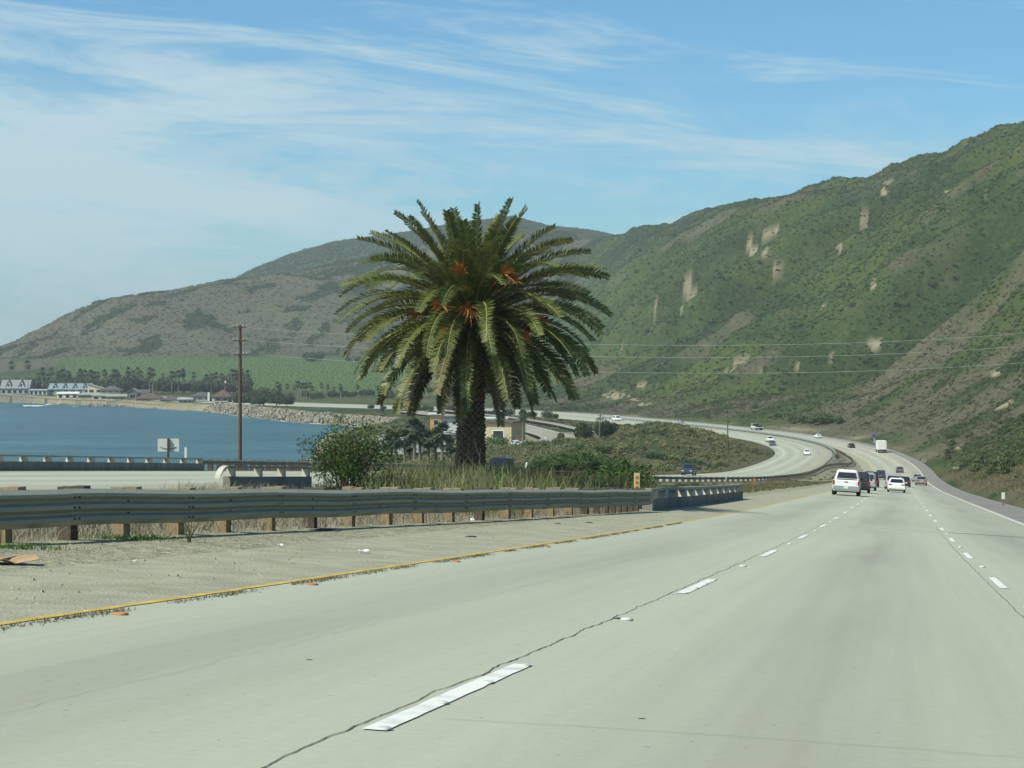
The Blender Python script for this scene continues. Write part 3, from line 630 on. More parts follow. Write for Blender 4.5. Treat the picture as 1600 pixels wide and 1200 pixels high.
def near_rail():
    root = empty('guardrail', (0, 0, 0), label='long weathered steel guardrail on timber posts along the gravel verge', cat='guardrail')
    def rp(Y): X = .26 * Y - 13.65; return X, Y
    # heights read off the top edge, which stays level with the eye line
    topz = lambda Y: -(765 - HOR) / F * Y + .012 * math.sin(Y * .9)
    dirv = Vector((.26, 1, 0)).normalized(); out = Vector((dirv.y, -dirv.x, 0))
    P = thrie()
    joints = [17.5, 21.3, 25.1, 28.9, 32.7, 36.5, 40.3, 44.1, 47.9, 51.7, 55.5, 59.3, 63.1, 66.9, 70.0]
    rr = random.Random(4)
    for a, b in zip(joints[:-1], joints[1:]):
        mb = MB(); secs = []
        jog = rr.uniform(-.008, .008); tw = rr.uniform(-.01, .01)
        ys = [a - .04, a + (b - a) * .33, a + (b - a) * .66, b + .04]
        for i, y in enumerate(ys):
            X, Y = rp(y); c = Vector((X, Y, topz(Y) + jog)); dent = rr.uniform(-.006, .006); lap = .006 if i == 3 else 0
            front = [c + out * (o + lap + .03 + dent) + Vector((0, 0, z + tw * o)) for o, z in P]
            back = [c + out * (o + lap + .0265 + dent) + Vector((0, 0, z + tw * o)) for o, z in reversed(P)]
            secs.append(front + back)
        mb.loft(secs, 0)
        bm = mb.build('rail_beam', M_GALV, root, smooth=False)
        # bolts with dark heads at the splice and mid post
        bb = MB()
        for yy in (a + .1, a + .24, (a + b) / 2):
            X, Y = rp(yy); c = Vector((X, Y, topz(Y)))
            for z in (-.115, -.085 - .169, -.30, -.41) if yy != (a + b) / 2 else (-.17, -.34): 
                p = c + out * .034 + Vector((0, 0, z)); p2 = p + out * .055
                near = min(((o, zz) for o, zz in P), key=lambda q: abs(q[1] - z)); p = c + out * (near[0] + .03) + Vector((0, 0, z)); bb.tube([p, p + out * .018], [.017, .012], 6)
        tag(bb.build('bolt', M_BOLT, bm), kind='stuff')
    Ys = [19.3, 21.3, 23.4, 25.6, 27.75, 29.6, 31.26, 33.2, 35.1, 37.1, 39.2, 41.3, 43.6, 45.8, 48.1, 50.6, 53, 55.3, 57.6, 59.8, 61.8, 63.4, 64.6, 65.6, 66.5, 67.4, 68.3, 69.2]
    rz = math.atan2(-dirv.x, dirv.y)
    for k, Y in enumerate(Ys):
        X, _ = rp(Y); tz = topz(Y); c = Vector((X, Y, tz)); g = ground_z(X, Y)
        w = .21 if Y < 62 else .15; mtl = (M_WOOD if k % 5 else M_WOODD) if Y < 62 else M_WOODD
        bl = MB(); pc = c - out * .095; bl.box((pc.x, pc.y, tz - .235 + .01), (.19, w, .53), 0, rz + rr.uniform(-.04, .04)); 
        po = MB(); pc = c - out * .30; hh = tz + .05 - g + .35; po.box((pc.x, pc.y, tz + .035 - hh / 2 + rr.uniform(-.02, .02)), (.21, w, hh), 0, rz + rr.uniform(-.05, .05), .98)
        p_ = po.build('post', mtl, root); bl.build('blockout', mtl, p_)
near_rail()
M_BALU = M_CONCL
def bridge_rail(root, pts, wall_h, post_h, rail_h, wall_t, spacing, mats, post_w=.55, post_taper=.6, phase=0.0, gaps=None, posts=None, bury=.4, open_back=False):
    """low wall, spaced posts (wider at the foot) and a top beam along pts (ground points)"""
    mw, mp, mr = mats; pts = [Vector(p) for p in pts]
    def sec(p, n, z0, z1, t): return [p - n * t / 2 + Vector((0, 0, z0)), p + n * t / 2 + Vector((0, 0, z0)), p + n * t / 2 + Vector((0, 0, z1)), p - n * t / 2 + Vector((0, 0, z1))]
    L = [0]
    for a, b in zip(pts[:-1], pts[1:]): L.append(L[-1] + (b - a).length)
    def P(s):
        s = max(0, min(s, L[-1]))
        for i in range(len(L) - 1):
            if s <= L[i + 1]: t = (s - L[i]) / (L[i + 1] - L[i]); q = pts[i].lerp(pts[i + 1], t); T = (pts[i + 1] - pts[i]); T.z = 0; T.normalize(); return q, T
    n = max(2, int(L[-1] / 3)); ws, ts = [], []
    for i in range(n + 1):
        q, T = P(L[-1] * i / n); N_ = Vector((T.y, -T.x, 0)); ws.append(sec(q, N_, -bury, wall_h, wall_t)); ts.append(sec(q, N_, wall_h + post_h, wall_h + post_h + rail_h, wall_t * .8))
    MB().loft(ws).build('parapet', mw, root); MB().loft(ts).build('top_beam', mr, root)
    s_list = posts if posts is not None else [phase + k * spacing for k in range(int((L[-1] - phase) / spacing) + 1)]
    for s in s_list:
        q, T = P(s); N_ = Vector((T.y, -T.x, 0)); t = wall_t * .46; w0 = post_w / 2; w1 = w0 * post_taper
        v = []
        for z, w in ((wall_h, w0), (wall_h + post_h, w1)):
            for a_, b_ in ((-1, -1), (1, -1), (1, 1), (-1, 1)): v.append(q + T * (w * a_) + N_ * (t * b_) + Vector((0, 0, z)))
        MB().add(v, [(0, 3, 2, 1), (4, 5, 6, 7), (0, 1, 5, 4), (1, 2, 6, 5), (2, 3, 7, 6), (3, 0, 4, 7)]).build('baluster', mp, root)
# near bridge railing where the guardrail ends
r = empty('bridge_railing', (0, 0, 0), label='low concrete bridge railing with arched openings past the guardrail end', cat='railing')
Ds = np.linspace(69.5, 110.5, 15); pts = [nbp(d, -8.35) for d in Ds]
bridge_rail(r, pts, .38, .27, .10, .34, 3.15, (M_CONCD, M_CONCL, M_CONC), .95, .62, posts=[1.2, 4.6, 8.2, 11.6, 15.0, 18.4, 21.9, 25.4, 28.9, 32.4, 35.9, 39.3, 41.2])  # posts paler than the wall: sunlight on their end faces put into the colour
# far seaward bridge railing of the southbound road
r = empty('bridge_railing', (0, 0, 0), label='far concrete bridge railing with open posts above the sea', cat='railing')
Ds = np.linspace(86, 134, 14); pts = [sbp(d, -.25) for d in Ds]
bridge_rail(r, pts, .48, .26, .09, .32, 3.2, (M_CONCD, M_CONCL, M_CONC), .62, .6, phase=.6)
# short median railing with a curved end
r = empty('bridge_railing', (0, 0, 0), label='short concrete railing with curved end piece beside the leafy bush', cat='railing')
pts = [at(354, 756, 98), at(392, 756, 101), at(430, 755.5, 105), at(482, 755, 110)]
L_ = (pts[-1] - pts[0]).length
bridge_rail(r, pts, .35, .40, .09, .36, 2.5, (M_CONCD, M_CONCL, M_CONC), .42, .7, posts=[.55, 4.3, 8.1, 11.9], bury=.7)
e0 = pts[0] + Vector((0, 0, .84)); T = (pts[1] - pts[0]).normalized(); arc = []
for k in range(8):
    a = k / 7 * math.pi / 2; arc.append(e0 - T * (1.15 * math.sin(a)) - Vector((0, 0, .045 + .75 * (1 - math.cos(a)))))
mb = MB(); N_ = Vector((T.y, -T.x, 0))
mb.loft([[p - N_ * .14 - Vector((0, 0, .05)), p + N_ * .14 - Vector((0, 0, .05)), p + N_ * .14 + Vector((0, 0, .05)), p - N_ * .14 + Vector((0, 0, .05))] for p in arc]); mb.build('end_arc', M_CONCL, r)
def wbeam(root, P3, out_s, spacing, mt, mpost, post_h=.72, h=.31, block=True, pw=.17, skip=0, parts=True, bl=8.0):
    """P3: ground points (Nx3 array); beam pieces of ~bl metres, posts as single parts"""
    P3 = np.asarray(P3); L = np.r_[0, np.cumsum(np.linalg.norm(np.diff(P3, axis=0), axis=1))]
    def P(s): return Vector([float(np.interp(s, L, P3[:, k])) for k in range(3)])
    prof = thrie(h, 2, .08); n = max(1, int(round(L[-1] / bl)))
    def frame(s):
        T = P(min(s + 1, L[-1])) - P(max(s - 1, 0)); T.z = 0; T.normalize(); return T, Vector((T.y, -T.x, 0)) * out_s
    for k in range(n):
        secs = []
        for q in np.linspace(L[-1] * k / n, L[-1] * (k + 1) / n + (.05 if k < n - 1 else 0), max(2, int(bl / 4) + 1)):
            T, O = frame(q); c = P(q) + Vector((0, 0, post_h)); fr = [c + O * (o + .02) + Vector((0, 0, z)) for o, z in prof]; bk = [c + O * (o + .016) + Vector((0, 0, z)) for o, z in reversed(prof)]
            secs.append(fr + bk if out_s > 0 else (fr + bk)[::-1])
        MB().loft(secs).build('rail_beam', mt, root)
    s = .6; k = 0
    while s < L[-1]:
        T, O = frame(s); c = P(s) - O * .20; rz = math.atan2(-T.x, T.y)
        MB().box((c.x, c.y, c.z + post_h / 2 - .2 + .02), (.36 if block else .1, pw, post_h + .44), 0, rz).build('post', mpost, root)
        s += spacing; k += 1
# seaward guardrail after the far bridge railing
r = empty('guardrail', (0, 0, 0), label='low steel guardrail on close timber posts along the seaward lane edge', cat='guardrail')
wbeam(r, sb(s_of_D(np.linspace(134.5, 235, 24)), -.4), 1, 1.9, M_GALV2, M_WOODD)
# rusty remnant of rail at the thicket
r = empty('guardrail', (0, 0, 0), label='short rusty rail piece half buried below the green thicket', cat='guardrail')
wbeam(r, [tuple(at(865, 745, 152)), tuple(at(922, 747, 160))], 1, 2.2, M_RUST, M_RUST, post_h=.42)
# rail on the inner edge of the southbound road that swings across the median to the northbound side
def med_rail(s):
    t = sstep(s_of_D(440), s_of_D(585), s); u_in = _uo(s) + SBW + .8; u_nb = np.full_like(s, NBL - 1.2); u = u_in * (1 - t) + u_nb * t
    p = ax_pt(s) + ax_n(s) * u[:, None]; z, _ = terrain(p[:, 0], p[:, 1]); return np.c_[p, z]
r = empty('guardrail', (0, 0, 0), label='long dark guardrail curving from the median weeds up the far bend', cat='guardrail')
wbeam(r, med_rail(np.arange(s_of_D(158), s_of_D(600), 4.0)), 1, 3.8, M_GALV2, M_WOODD, bl=16)
r = empty('guardrail', (0, 0, 0), label='brown topped guardrail between the carriageways in the far distance', cat='guardrail')
wbeam(r, med_rail(np.arange(s_of_D(602), s_of_D(930), 6.0)), 1, 4.0, M_RUST, M_WOODD, bl=30, post_h=.85)
r = empty('guardrail', (0, 0, 0), label='pale green steel median rail along the inside of the far southbound bend', cat='guardrail')
S_ = np.arange(s_of_D(530), s_of_D(930), 6.0); u_ = _uo(S_) + SBW + .7; p_ = ax_pt(S_) + ax_n(S_) * u_[:, None]; z_, _ = terrain(p_[:, 0], p_[:, 1])
wbeam(r, np.c_[p_, z_], -1, 8.0, mat('pale_steel', (.30, .36, .33), .5, .15, 1, metal=.3), M_GALV2, bl=30, post_h=.95, h=.6)
# ------------------------------------------------------------------ the date palm in the median
M_FROND = mat('palm_leaflet', (.065, .10, .028), .45, .35, 2.2, spec=.4, trans=.28, col2=(.185, .21, .06))
M_FROND2 = mat('palm_leaflet_old', (.085, .085, .035), .5, .3, 2.2, spec=.4, trans=.12, col2=(.17, .15, .065))
M_RACHIS = mat('palm_rachis', (.20, .19, .065), .5, .2, 4)
M_FRUIT = mat('palm_fruit_stalk', (.33, .12, .028), .6, .35, 5, col2=(.50, .22, .05))
M_TRUNK = mat('palm_trunk', (.085, .066, .046), .92, .4, 3.5, .6, 18)
M_SCAR = mat('palm_leaf_base', (.105, .085, .058), .9, .4, 2.5, .4, 25, col2=(.27, .22, .155))
def frond_mesh(rr, L, e0, droop, nl, lw, old=False, curl=0.0, twist=0.0):
    """frond in its own frame: grows along +X, up +Z"""
    mb = MB(); n = 22; P = []; T = []; p = Vector((.12, 0, 0)); 
    for i in range(n + 1):
        t = i / n; e = e0 - droop * (t ** 1.35); yaw = curl * t * t
        d = Vector((math.cos(e) * math.cos(yaw), math.cos(e) * math.sin(yaw), math.sin(e))); P.append(p.copy()); T.append(d); p = p + d * (L / n)
    mb.tube(P, [.055 * (1 - .88 * i / n) + .006 for i in range(n + 1)], 5, 1)
    for j in range(nl):
        t = .13 + .87 * (j + rr.random() * .6) / nl; f = t * n; i = min(int(f), n - 1); a = f - i
        c = P[i].lerp(P[i + 1], a); d = T[i].lerp(T[min(i + 1, n)], a).normalized()
        side0 = d.cross(Vector((0, 0, 1))); side0 = side0.normalized() if side0.length > 1e-3 else Vector((0, 1, 0)); up = side0.cross(d).normalized()
        rot = Matrix.Rotation(twist * t, 3, d); side0 = rot @ side0; up = rot @ up
        ln = lw * (min(1, (t - .08) / .22) ** .7) * (1 - .62 * max(0, (t - .55) / .45) ** 1.4) * rr.uniform(.85, 1.1)
        for sgn in (-1, 1):
            ang = R(rr.uniform(34, 50) - 14 * t); v = rr.uniform(.15, .5)
            dr = (side0 * sgn * math.cos(ang) * 1.0 + d * math.sin(ang) * 1.05 + up * v).normalized()
            tip = c + dr * ln; tip.z -= ln * ln * rr.uniform(.10, .34); mid = c + dr * ln * .5 + Vector((0, 0, -.01))
            w = dr.cross(up).normalized() * (.022 + .007 * rr.random())
            mb.add([c - w * .5, mid - w, tip, mid + w, c + w * .5], [(0, 1, 2, 3, 4)], 0)
    return mb
def palm():
    rr = random.Random(21); base = on_ground(737, 75, -.15); cen = at(738, 503, 75.0); base.x = at(735, 0, 75).x
    root = empty('palm_tree', base, label='tall date palm with full round crown and orange fruit stalks in the median', cat='palm tree')
    H = cen.z - base.z; lean = cen.x - base.x
    # trunk, wider at the foot
    mb = MB(); secs = []; NS = 26
    for i in range(NS + 1):
        t = i / NS; z = t * (H + .15); r = .54 - .12 * min(1, t * 2.2) + .04 * sstep(.5, .75, np.array(t)) + .02 * math.sin(t * 40)
        secs.append([Vector((lean * t ** 1.3 + (r + .02 * math.sin(7 * a + i)) * math.cos(a), (r + .02 * math.cos(5 * a + i)) * math.sin(a), z)) for a in [k / 20 * 2 * math.pi for k in range(20)]])
    mb.loft(secs); trunk = mb.build('trunk', M_TRUNK, root, smooth=True)
    # diamond leaf bases spiralling up the trunk, too many to be single parts
    sc_ = MB(); k = 0; zz = .05
    while zz < H - .25:
        t = zz / H; r = float(.54 - .12 * min(1, t * 2.2) + .04 * sstep(.5, .75, np.array(t))); m_ = 13
        for q in range(m_):
            a = (q + (k % 2) * .5) / m_ * 2 * math.pi + rr.uniform(-.04, .04); c = Vector((lean * t ** 1.3, 0, zz + rr.uniform(-.02, .02))); o = Vector((math.cos(a), math.sin(a), 0)); s = Vector((-o.y, o.x, 0))
            w = r * math.pi / m_ * .95; h = rr.uniform(.11, .16); pr = rr.uniform(.05, .12)
            sc_.add([c + o * (r - .02) - s * w, c + o * (r - .02) + s * w, c + o * (r - .02) + Vector((0, 0, h * 1.6)), c + o * (r + pr) + s * w * .45 + Vector((0, 0, h)), c + o * (r + pr) - s * w * .45 + Vector((0, 0, h))],
                    [(0, 1, 3, 4), (1, 2, 3), (2, 4, 3), (0, 4, 2)], 0)
        zz += .115; k += 1
    tag(sc_.build('leaf_bases', M_SCAR, root), kind='stuff')
    top = Vector((lean, 0, H))
    # fronds by the golden angle, upright in the heart, hanging at the skirt
    N = 160
    for i in range(N):
        t = (i + .5) / N; az = i * 2.39996 + rr.uniform(-.12, .12)
        e0 = R(np.interp(t, [0, .06, .2, .42, .64, .85, 1], [86, 75, 57, 36, 14, -10, -44]) + rr.uniform(-6, 6)); L = float(np.interp(t, [0, .12, .3, .5, .8, 1], [4.1, 4.6, 5.0, 5.1, 4.6, 3.7])) * rr.uniform(.9, 1.06)
        droop = R(float(np.interp(t, [0, .12, .3, .55, .8, 1], [14, 44, 73, 80, 66, 36])) * rr.uniform(.75, 1.25))
        old = t > .86 and rr.random() < .6
        mb = frond_mesh(rr, L, e0, droop, 92, .50, old, rr.uniform(-.3, .3), rr.uniform(-.9, .9))
        o = mb.build('frond', [M_FROND2 if old else M_FROND, M_RACHIS], root)
        o.location = top + Vector((math.cos(az) * .15, math.sin(az) * .15, .25 - .55 * t)); o.rotation_euler = (0, 0, az)
        if old: o['label'] = 'paler yellowing frond low in the crown'
    # fruit stalk clusters (photo column, row)
    for (px, py, n, ln, dz) in [(722, 428, 40, .62, .25), (786, 428, 34, .6, .2), (733, 480, 46, .72, -.5), (704, 505, 46, .62, -.6), (759, 505, 44, .62, -.7), (830, 497, 46, .75, -.3), (690, 478, 30, .6, -.3), (800, 440, 24, .5, .1), (655, 490, 26, .55, -.3), (815, 520, 26, .5, -.5)]:
        d0 = 75 - (2.7 - abs(px - 738) / 110); tgt = at(px, py, d0) - base; st = top + Vector((0, -.2, .1)); ax = (tgt - st).normalized(); mb = MB()
        mb.tube([st, st.lerp(tgt, .55) + Vector((0, 0, .15)), tgt], .022, 5, 0)
        for q in range(n):
            d = (ax + Vector((rr.gauss(0, .42), rr.gauss(0, .42), rr.gauss(0, .42) + dz))).normalized(); l = ln * 1.25 * rr.uniform(.5, 1); a = tgt; b = a + d * l * .55; c = a + d * l + Vector((0, 0, -.16 * l))
            w = d.cross(Vector((0, 1, 0))).normalized() * .02
            mb.add([a - w, b - w, c, b + w, a + w], [(0, 1, 2, 3, 4)])
        mb.build('fruit_stalk', M_FRUIT, root)
palm()
# ------------------------------------------------------------------ vegetation
def leaf_mat(name, c1, c2, rough=.6, trans=.10, rnd=.5, nscale=.03):
    m = bpy.data.materials.new(name); m.use_nodes = True; nt = m.node_tree; N = nt.nodes; Lk = nt.links; b = N['Principled BSDF']
    b.inputs['Roughness'].default_value = rough; b.inputs['Specular IOR Level'].default_value = .25
    geo = N.new('ShaderNodeNewGeometry'); oi = N.new('ShaderNodeObjectInfo')
    n = N.new('ShaderNodeTexNoise'); n.inputs['Scale'].default_value = nscale; n.inputs['Detail'].default_value = 6; n.inputs['Roughness'].default_value = .65; Lk.new(geo.outputs['Position'], n.inputs['Vector'])
    a = N.new('ShaderNodeMath'); a.operation = 'MULTIPLY_ADD'; a.inputs[1].default_value = rnd; Lk.new(oi.outputs['Random'], a.inputs[0]); Lk.new(n.outputs['Fac'], a.inputs[2])
    mr = N.new('ShaderNodeMapRange'); mr.inputs['From Min'].default_value = .3; mr.inputs['From Max'].default_value = .7 + rnd; Lk.new(a.outputs[0], mr.inputs['Value'])
    mx = N.new('ShaderNodeMixRGB'); mx.inputs[1].default_value = (*c1, 1); mx.inputs[2].default_value = (*c2, 1); Lk.new(mr.outputs[0], mx.inputs[0]); Lk.new(mx.outputs[0], b.inputs['Base Color'])
    out = N['Material Output']; tr = N.new('ShaderNodeBsdfTranslucent'); ms = N.new('ShaderNodeMixShader'); ms.inputs[0].default_value = trans
    Lk.new(mx.outputs[0], tr.inputs[0]); Lk.new(b.outputs[0], ms.inputs[1]); Lk.new(tr.outputs[0], ms.inputs[2]); Lk.new(ms.outputs[0], out.inputs[0]); return m
M_CHAP = leaf_mat('chaparral_leaf', (.042, .068, .021), (.105, .135, .046))
M_SAGE = leaf_mat('sage_leaf', (.080, .082, .046), (.170, .160, .105), .8)
M_SCRUB = leaf_mat('scrub_leaf', (.105, .125, .042), (.235, .23, .11), .75, nscale=.05)
M_BUSH = leaf_mat('bush_leaf', (.038, .082, .019), (.10, .165, .040), .5, .2, .3, .8)
M_BUSH2 = leaf_mat('bush_leaf_light', (.050, .080, .020), (.120, .150, .045), .55, .15, .3, .8)
M_ORCH = leaf_mat('orchard_leaf', (.050, .090, .024), (.105, .155, .045), .6)
M_TREE = leaf_mat('tree_leaf', (.022, .042, .015), (.060, .085, .030), .6)
M_FAN = leaf_mat('fan_palm_leaf', (.028, .048, .018), (.075, .095, .036), .5)
M_BARK = mat('bark', (.13, .10, .07), .95, .35, 6, .4, 30)
M_BARKP = mat('pale_bark', (.19, .17, .135), .9, .3, 4)
M_STRAW = leaf_mat('dry_stalk', (.20, .175, .095), (.38, .345, .225), .8, .15, .4, .5)
M_GREENB = leaf_mat('green_blade', (.075, .115, .030), (.165, .205, .07), .6, .2, .3, .6)
M_BROWNB = leaf_mat('brown_grass', (.13, .105, .058), (.27, .225, .135), .85, .15, .4, .4)
M_TWIG = leaf_mat('dry_twig', (.17, .145, .105), (.44, .395, .31), .9, .05, .4, .8)
def leaf_cloud(seed, n, size, clumps=9, flat=.75, rad=1.0, squash=.35, h=.9):
    """unit dome of leaf faces gathered in clumps; returns verts, quads"""
    r = np.random.default_rng(seed)
    c = r.normal(size=(clumps, 3)); c /= np.linalg.norm(c, axis=1)[:, None]; c *= r.uniform(.25, .72, clumps)[:, None]; c[:, 2] = np.abs(c[:, 2]) * h
    k = r.integers(0, clumps, n); q = r.normal(size=(n, 3)); q /= np.linalg.norm(q, axis=1)[:, None]; rr_ = (.55 + .45 * r.random(n) ** .5)[:, None] * r.uniform(.26, .5, clumps)[k][:, None]
    p = c[k] + q * rr_ * np.array([1, 1, flat]); p[:, 2] = np.maximum(p[:, 2], -.05 + .1 * r.random(n)); p *= rad
    nrm = q + r.normal(size=(n, 3)) * .6 + np.array([0, 0, .25]); nrm /= np.linalg.norm(nrm, axis=1)[:, None]
    a = np.cross(nrm, r.normal(size=(n, 3))); a /= np.linalg.norm(a, axis=1)[:, None]; b = np.cross(nrm, a); s = (size * r.uniform(.6, 1.35, n))[:, None]
    V = np.stack([p - a * s, p + b * s * .55, p + a * s, p - b * s * .55], 1).reshape(-1, 3); return V, np.arange(n * 4).reshape(-1, 4)
def me_np(name, V, Q, mats, smooth=False):
    o = mesh_np(name, V, Q, mats, smooth=smooth); me = o.data; bpy.data.objects.remove(o); return me
def proto_coll(name, specs, m):
    c = bpy.data.collections.new(name)
    for i, (seed, n, size, cl, flat) in enumerate(specs):
        V, Q = leaf_cloud(seed, n, size, cl, flat); c.objects.link(bpy.data.objects.new(name, me_np(name, V, Q, m)))
    return c
_gn = None
def scatter(name, pts, scl, coll, label, seed=0):
    """one object of ground cover: instances on points"""
    n = len(pts); r = np.random.default_rng(seed); me = bpy.data.meshes.new(name); me.vertices.add(n); me.vertices.foreach_set('co', np.asarray(pts, np.float32).ravel())
    a = me.attributes.new('scl', 'FLOAT_VECTOR', 'POINT'); a.data.foreach_set('vector', np.c_[scl * r.uniform(.8, 1.3, n), scl * r.uniform(.8, 1.3, n), scl * r.uniform(.7, 1.15, n)].astype(np.float32).ravel())
    a = me.attributes.new('rot', 'FLOAT_VECTOR', 'POINT'); a.data.foreach_set('vector', np.c_[r.normal(0, .12, n), r.normal(0, .12, n), r.random(n) * 6.28].astype(np.float32).ravel())
    o = bpy.data.objects.new(name, me); COL.objects.link(o); ng = bpy.data.node_groups.new(name, 'GeometryNodeTree')
    ng.interface.new_socket('Geometry', in_out='INPUT', socket_type='NodeSocketGeometry'); ng.interface.new_socket('Geometry', in_out='OUTPUT', socket_type='NodeSocketGeometry')
    N = ng.nodes; Lk = ng.links; gi = N.new('NodeGroupInput'); go = N.new('NodeGroupOutput'); ip = N.new('GeometryNodeInstanceOnPoints'); ci = N.new('GeometryNodeCollectionInfo'); ci.inputs['Collection'].default_value = coll
    ci.inputs['Separate Children'].default_value = True; ci.inputs['Reset Children'].default_value = True; ip.inputs['Pick Instance'].default_value = True
    def att(nm):
        x = N.new('GeometryNodeInputNamedAttribute'); x.data_type = 'FLOAT_VECTOR'; x.inputs['Name'].default_value = nm; return x.outputs['Attribute']
    rv = N.new('FunctionNodeRandomValue'); rv.data_type = 'INT'; rv.inputs[4].default_value = 0; rv.inputs[5].default_value = len(coll.objects) - 1
    er = N.new('FunctionNodeEulerToRotation'); Lk.new(att('rot'), er.inputs[0])
    Lk.new(gi.outputs[0], ip.inputs['Points']); Lk.new(ci.outputs[0], ip.inputs['Instance']); Lk.new(rv.outputs[2], ip.inputs['Instance Index']); Lk.new(er.outputs[0], ip.inputs['Rotation']); Lk.new(att('scl'), ip.inputs['Scale'])
    Lk.new(ip.outputs[0], go.inputs[0]); md = o.modifiers.new('scatter', 'NODES'); md.node_group = ng
    return tag(o, label, kind='stuff')
def sample(n, y0, y1, t0=-.28, t1=.28, seed=0):
    r = np.random.default_rng(seed); Y = np.sqrt(y0 * y0 + (y1 * y1 - y0 * y0) * r.random(n)); T = t0 + (t1 - t0) * r.random(n); X = Y * T
    Z, I = terrain(X, Y); return X, Y, Z, I, r
BARE_PX = TER
def bare_at(X, Y):
    """look the bare mask up on the terrain grid (nearest vertex)"""
    V = TER['V']; nx = int(np.sum(V[:, 1] == V[0, 1])); T = V[:nx, 0] / V[0, 1]; Yr = V[::nx, 1]
    ix = np.clip(np.searchsorted(T, X / Y), 0, nx - 1); iy = np.clip(np.searchsorted(Yr, Y), 0, len(Yr) - 1); i = iy * nx + ix
    return TER['bare'][i], TER['grav'][i], TER['g'][i]
P_CHAP = proto_coll('chaparral_bush', [(1, 150, .15, 9, .75), (2, 170, .14, 12, .8), (3, 130, .16, 7, .6), (4, 150, .15, 10, .7)], M_CHAP)
P_SAGE = proto_coll('sage_bush', [(11, 120, .15, 9, .6), (12, 140, .13, 12, .6), (13, 110, .16, 7, .5)], M_SAGE)
P_SCRUB = proto_coll('scrub_bush', [(21, 170, .13, 10, .7), (22, 160, .14, 9, .8), (23, 180, .12, 13, .6)], M_SCRUB)
P_ORCH = proto_coll('orchard_tree', [(31, 150, .17, 8, .9), (32, 150, .17, 9, .9)], M_ORCH)
def hillside():
    gp, gs, sp, ss, = [], [], [], []
    for (n, y0, y1, a, b, sd) in [(30000, 105, 430, .35, 1.0, 1), (55000, 430, 950, .6, 1.5, 2), (240000, 950, 2750, .5, 1.25, 3), (30000, 950, 2750, 1.2, 2.4, 4)]:
        X, Y, Z, I, r = sample(n, y0, y1, -.03, .265, sd); ok = (I['u'] > NBR + 2.2) & (I['tt'] < 1.02) & (I['wR'] > .25)
        X, Y, Z = X[ok], Y[ok], Z[ok]; d = I['d'][ok]; bare, grav, g = bare_at(X, Y); q = r.random(len(X))
        ok = (bare < .8) & (q < (sstep(0, 14, d) * .75 + .25) * (1 if sd == 3 else np.where(Y < 500, 1, np.clip(1.25 - .9 * I['gul'][ok] - .25 * I['gul2'][ok], .1, 1) ** (2 if sd == 4 else 1)))); X, Y, Z, g, d = X[ok], Y[ok], Z[ok], g[ok], d[ok]
        gg = g + .25 * fbm(X / 25, Y / 25, 3, 61); isg = gg + r.normal(0, .09, len(X)) > .5
        sz = a + (b - a) * r.random(len(X)) ** 2.2; sz *= np.where(isg, 1.0, .72) * (.5 + .5 * sstep(2, 20, d)); P = np.c_[X, Y, Z - .05 * sz]
        ks = ~isg & (r.random(len(X)) < .8)
        gp.append(P[isg]); gs.append(sz[isg]); sp.append(P[ks]); ss.append(sz[ks])
    # coastal hill: dark clumps in grey brown grass
    X, Y, Z, I, r = sample(60000, 2050, 2680, -.28, .03, 7); bare, grav, g = bare_at(X, Y); ok = (I['tl'] > .01) & (I['wR'] <= .6)
    X, Y, Z, g = X[ok], Y[ok], Z[ok], g[ok]; isg = g + r.normal(0, .06, len(X)) > .55; ks = ~isg & (r.random(len(X)) < .25); sz = r.uniform(1.4, 3.4, len(X)); P = np.c_[X, Y, Z - .3]
    gp.append(P[isg]); gs.append(sz[isg] * 1.1); sp.append(P[ks]); ss.append(sz[ks] * .7)
    X, Y, Z, I, r = sample(14000, 2900, 3560, -.2, .05, 8); gp.append(np.c_[X, Y, Z - .5]); gs.append(r.uniform(2.5, 5, len(X)))
    scatter('chaparral', np.concatenate(gp), np.concatenate(gs), P_CHAP, 'dark green chaparral covering the steep hillside', 1)
    scatter('sage_scrub', np.concatenate(sp), np.concatenate(ss), P_SAGE, 'grey brown sage scrub between the green patches on the hills', 2)
    # orchard rows on the coastal flat
    r = np.random.default_rng(9); xs = np.arange(-620, 190, 7.5); ys = np.arange(1180, 2110, 9.0); X, Y = [q.ravel() for q in np.meshgrid(xs, ys)]; X = X + r.normal(0, .7, len(X)); Y = Y + r.normal(0, .7, len(Y))
    X, Y = X + (Y - 1600) * .18, Y; ok = np.abs(X / Y) < .27; X, Y = X[ok], Y[ok]; Z, I = terrain(X, Y)
    ok = (I['u'] > NBR + 14) & (I['wR'] < .55) & (I['tl'] <= 0) & (I['tf'] > .03) & ~((I['px'] > -50) & (I['px'] < 70 + 40 * fbm(Y / 60, X / 60, 2, 5))); X, Y, Z = X[ok], Y[ok], Z[ok]
    scatter('orchard', np.c_[X, Y, Z - .1], r.uniform(.7, 1.1, len(X)), P_ORCH, 'rows of low green orchard trees on the slope above the houses', 3)
    # scrub between the southbound road and the coast road, verges
    X, Y, Z, I, r = sample(34000, 110, 1000, -.1, .15, 12); bare, grav, g = bare_at(X, Y)
    rail_ = np.abs(X - np.interp(Y, CR_Y, CR_X)) < 8.5; rail_ |= (np.abs(X - np.interp(Y, CR_Y, CR_X + 15)) < 4.5)
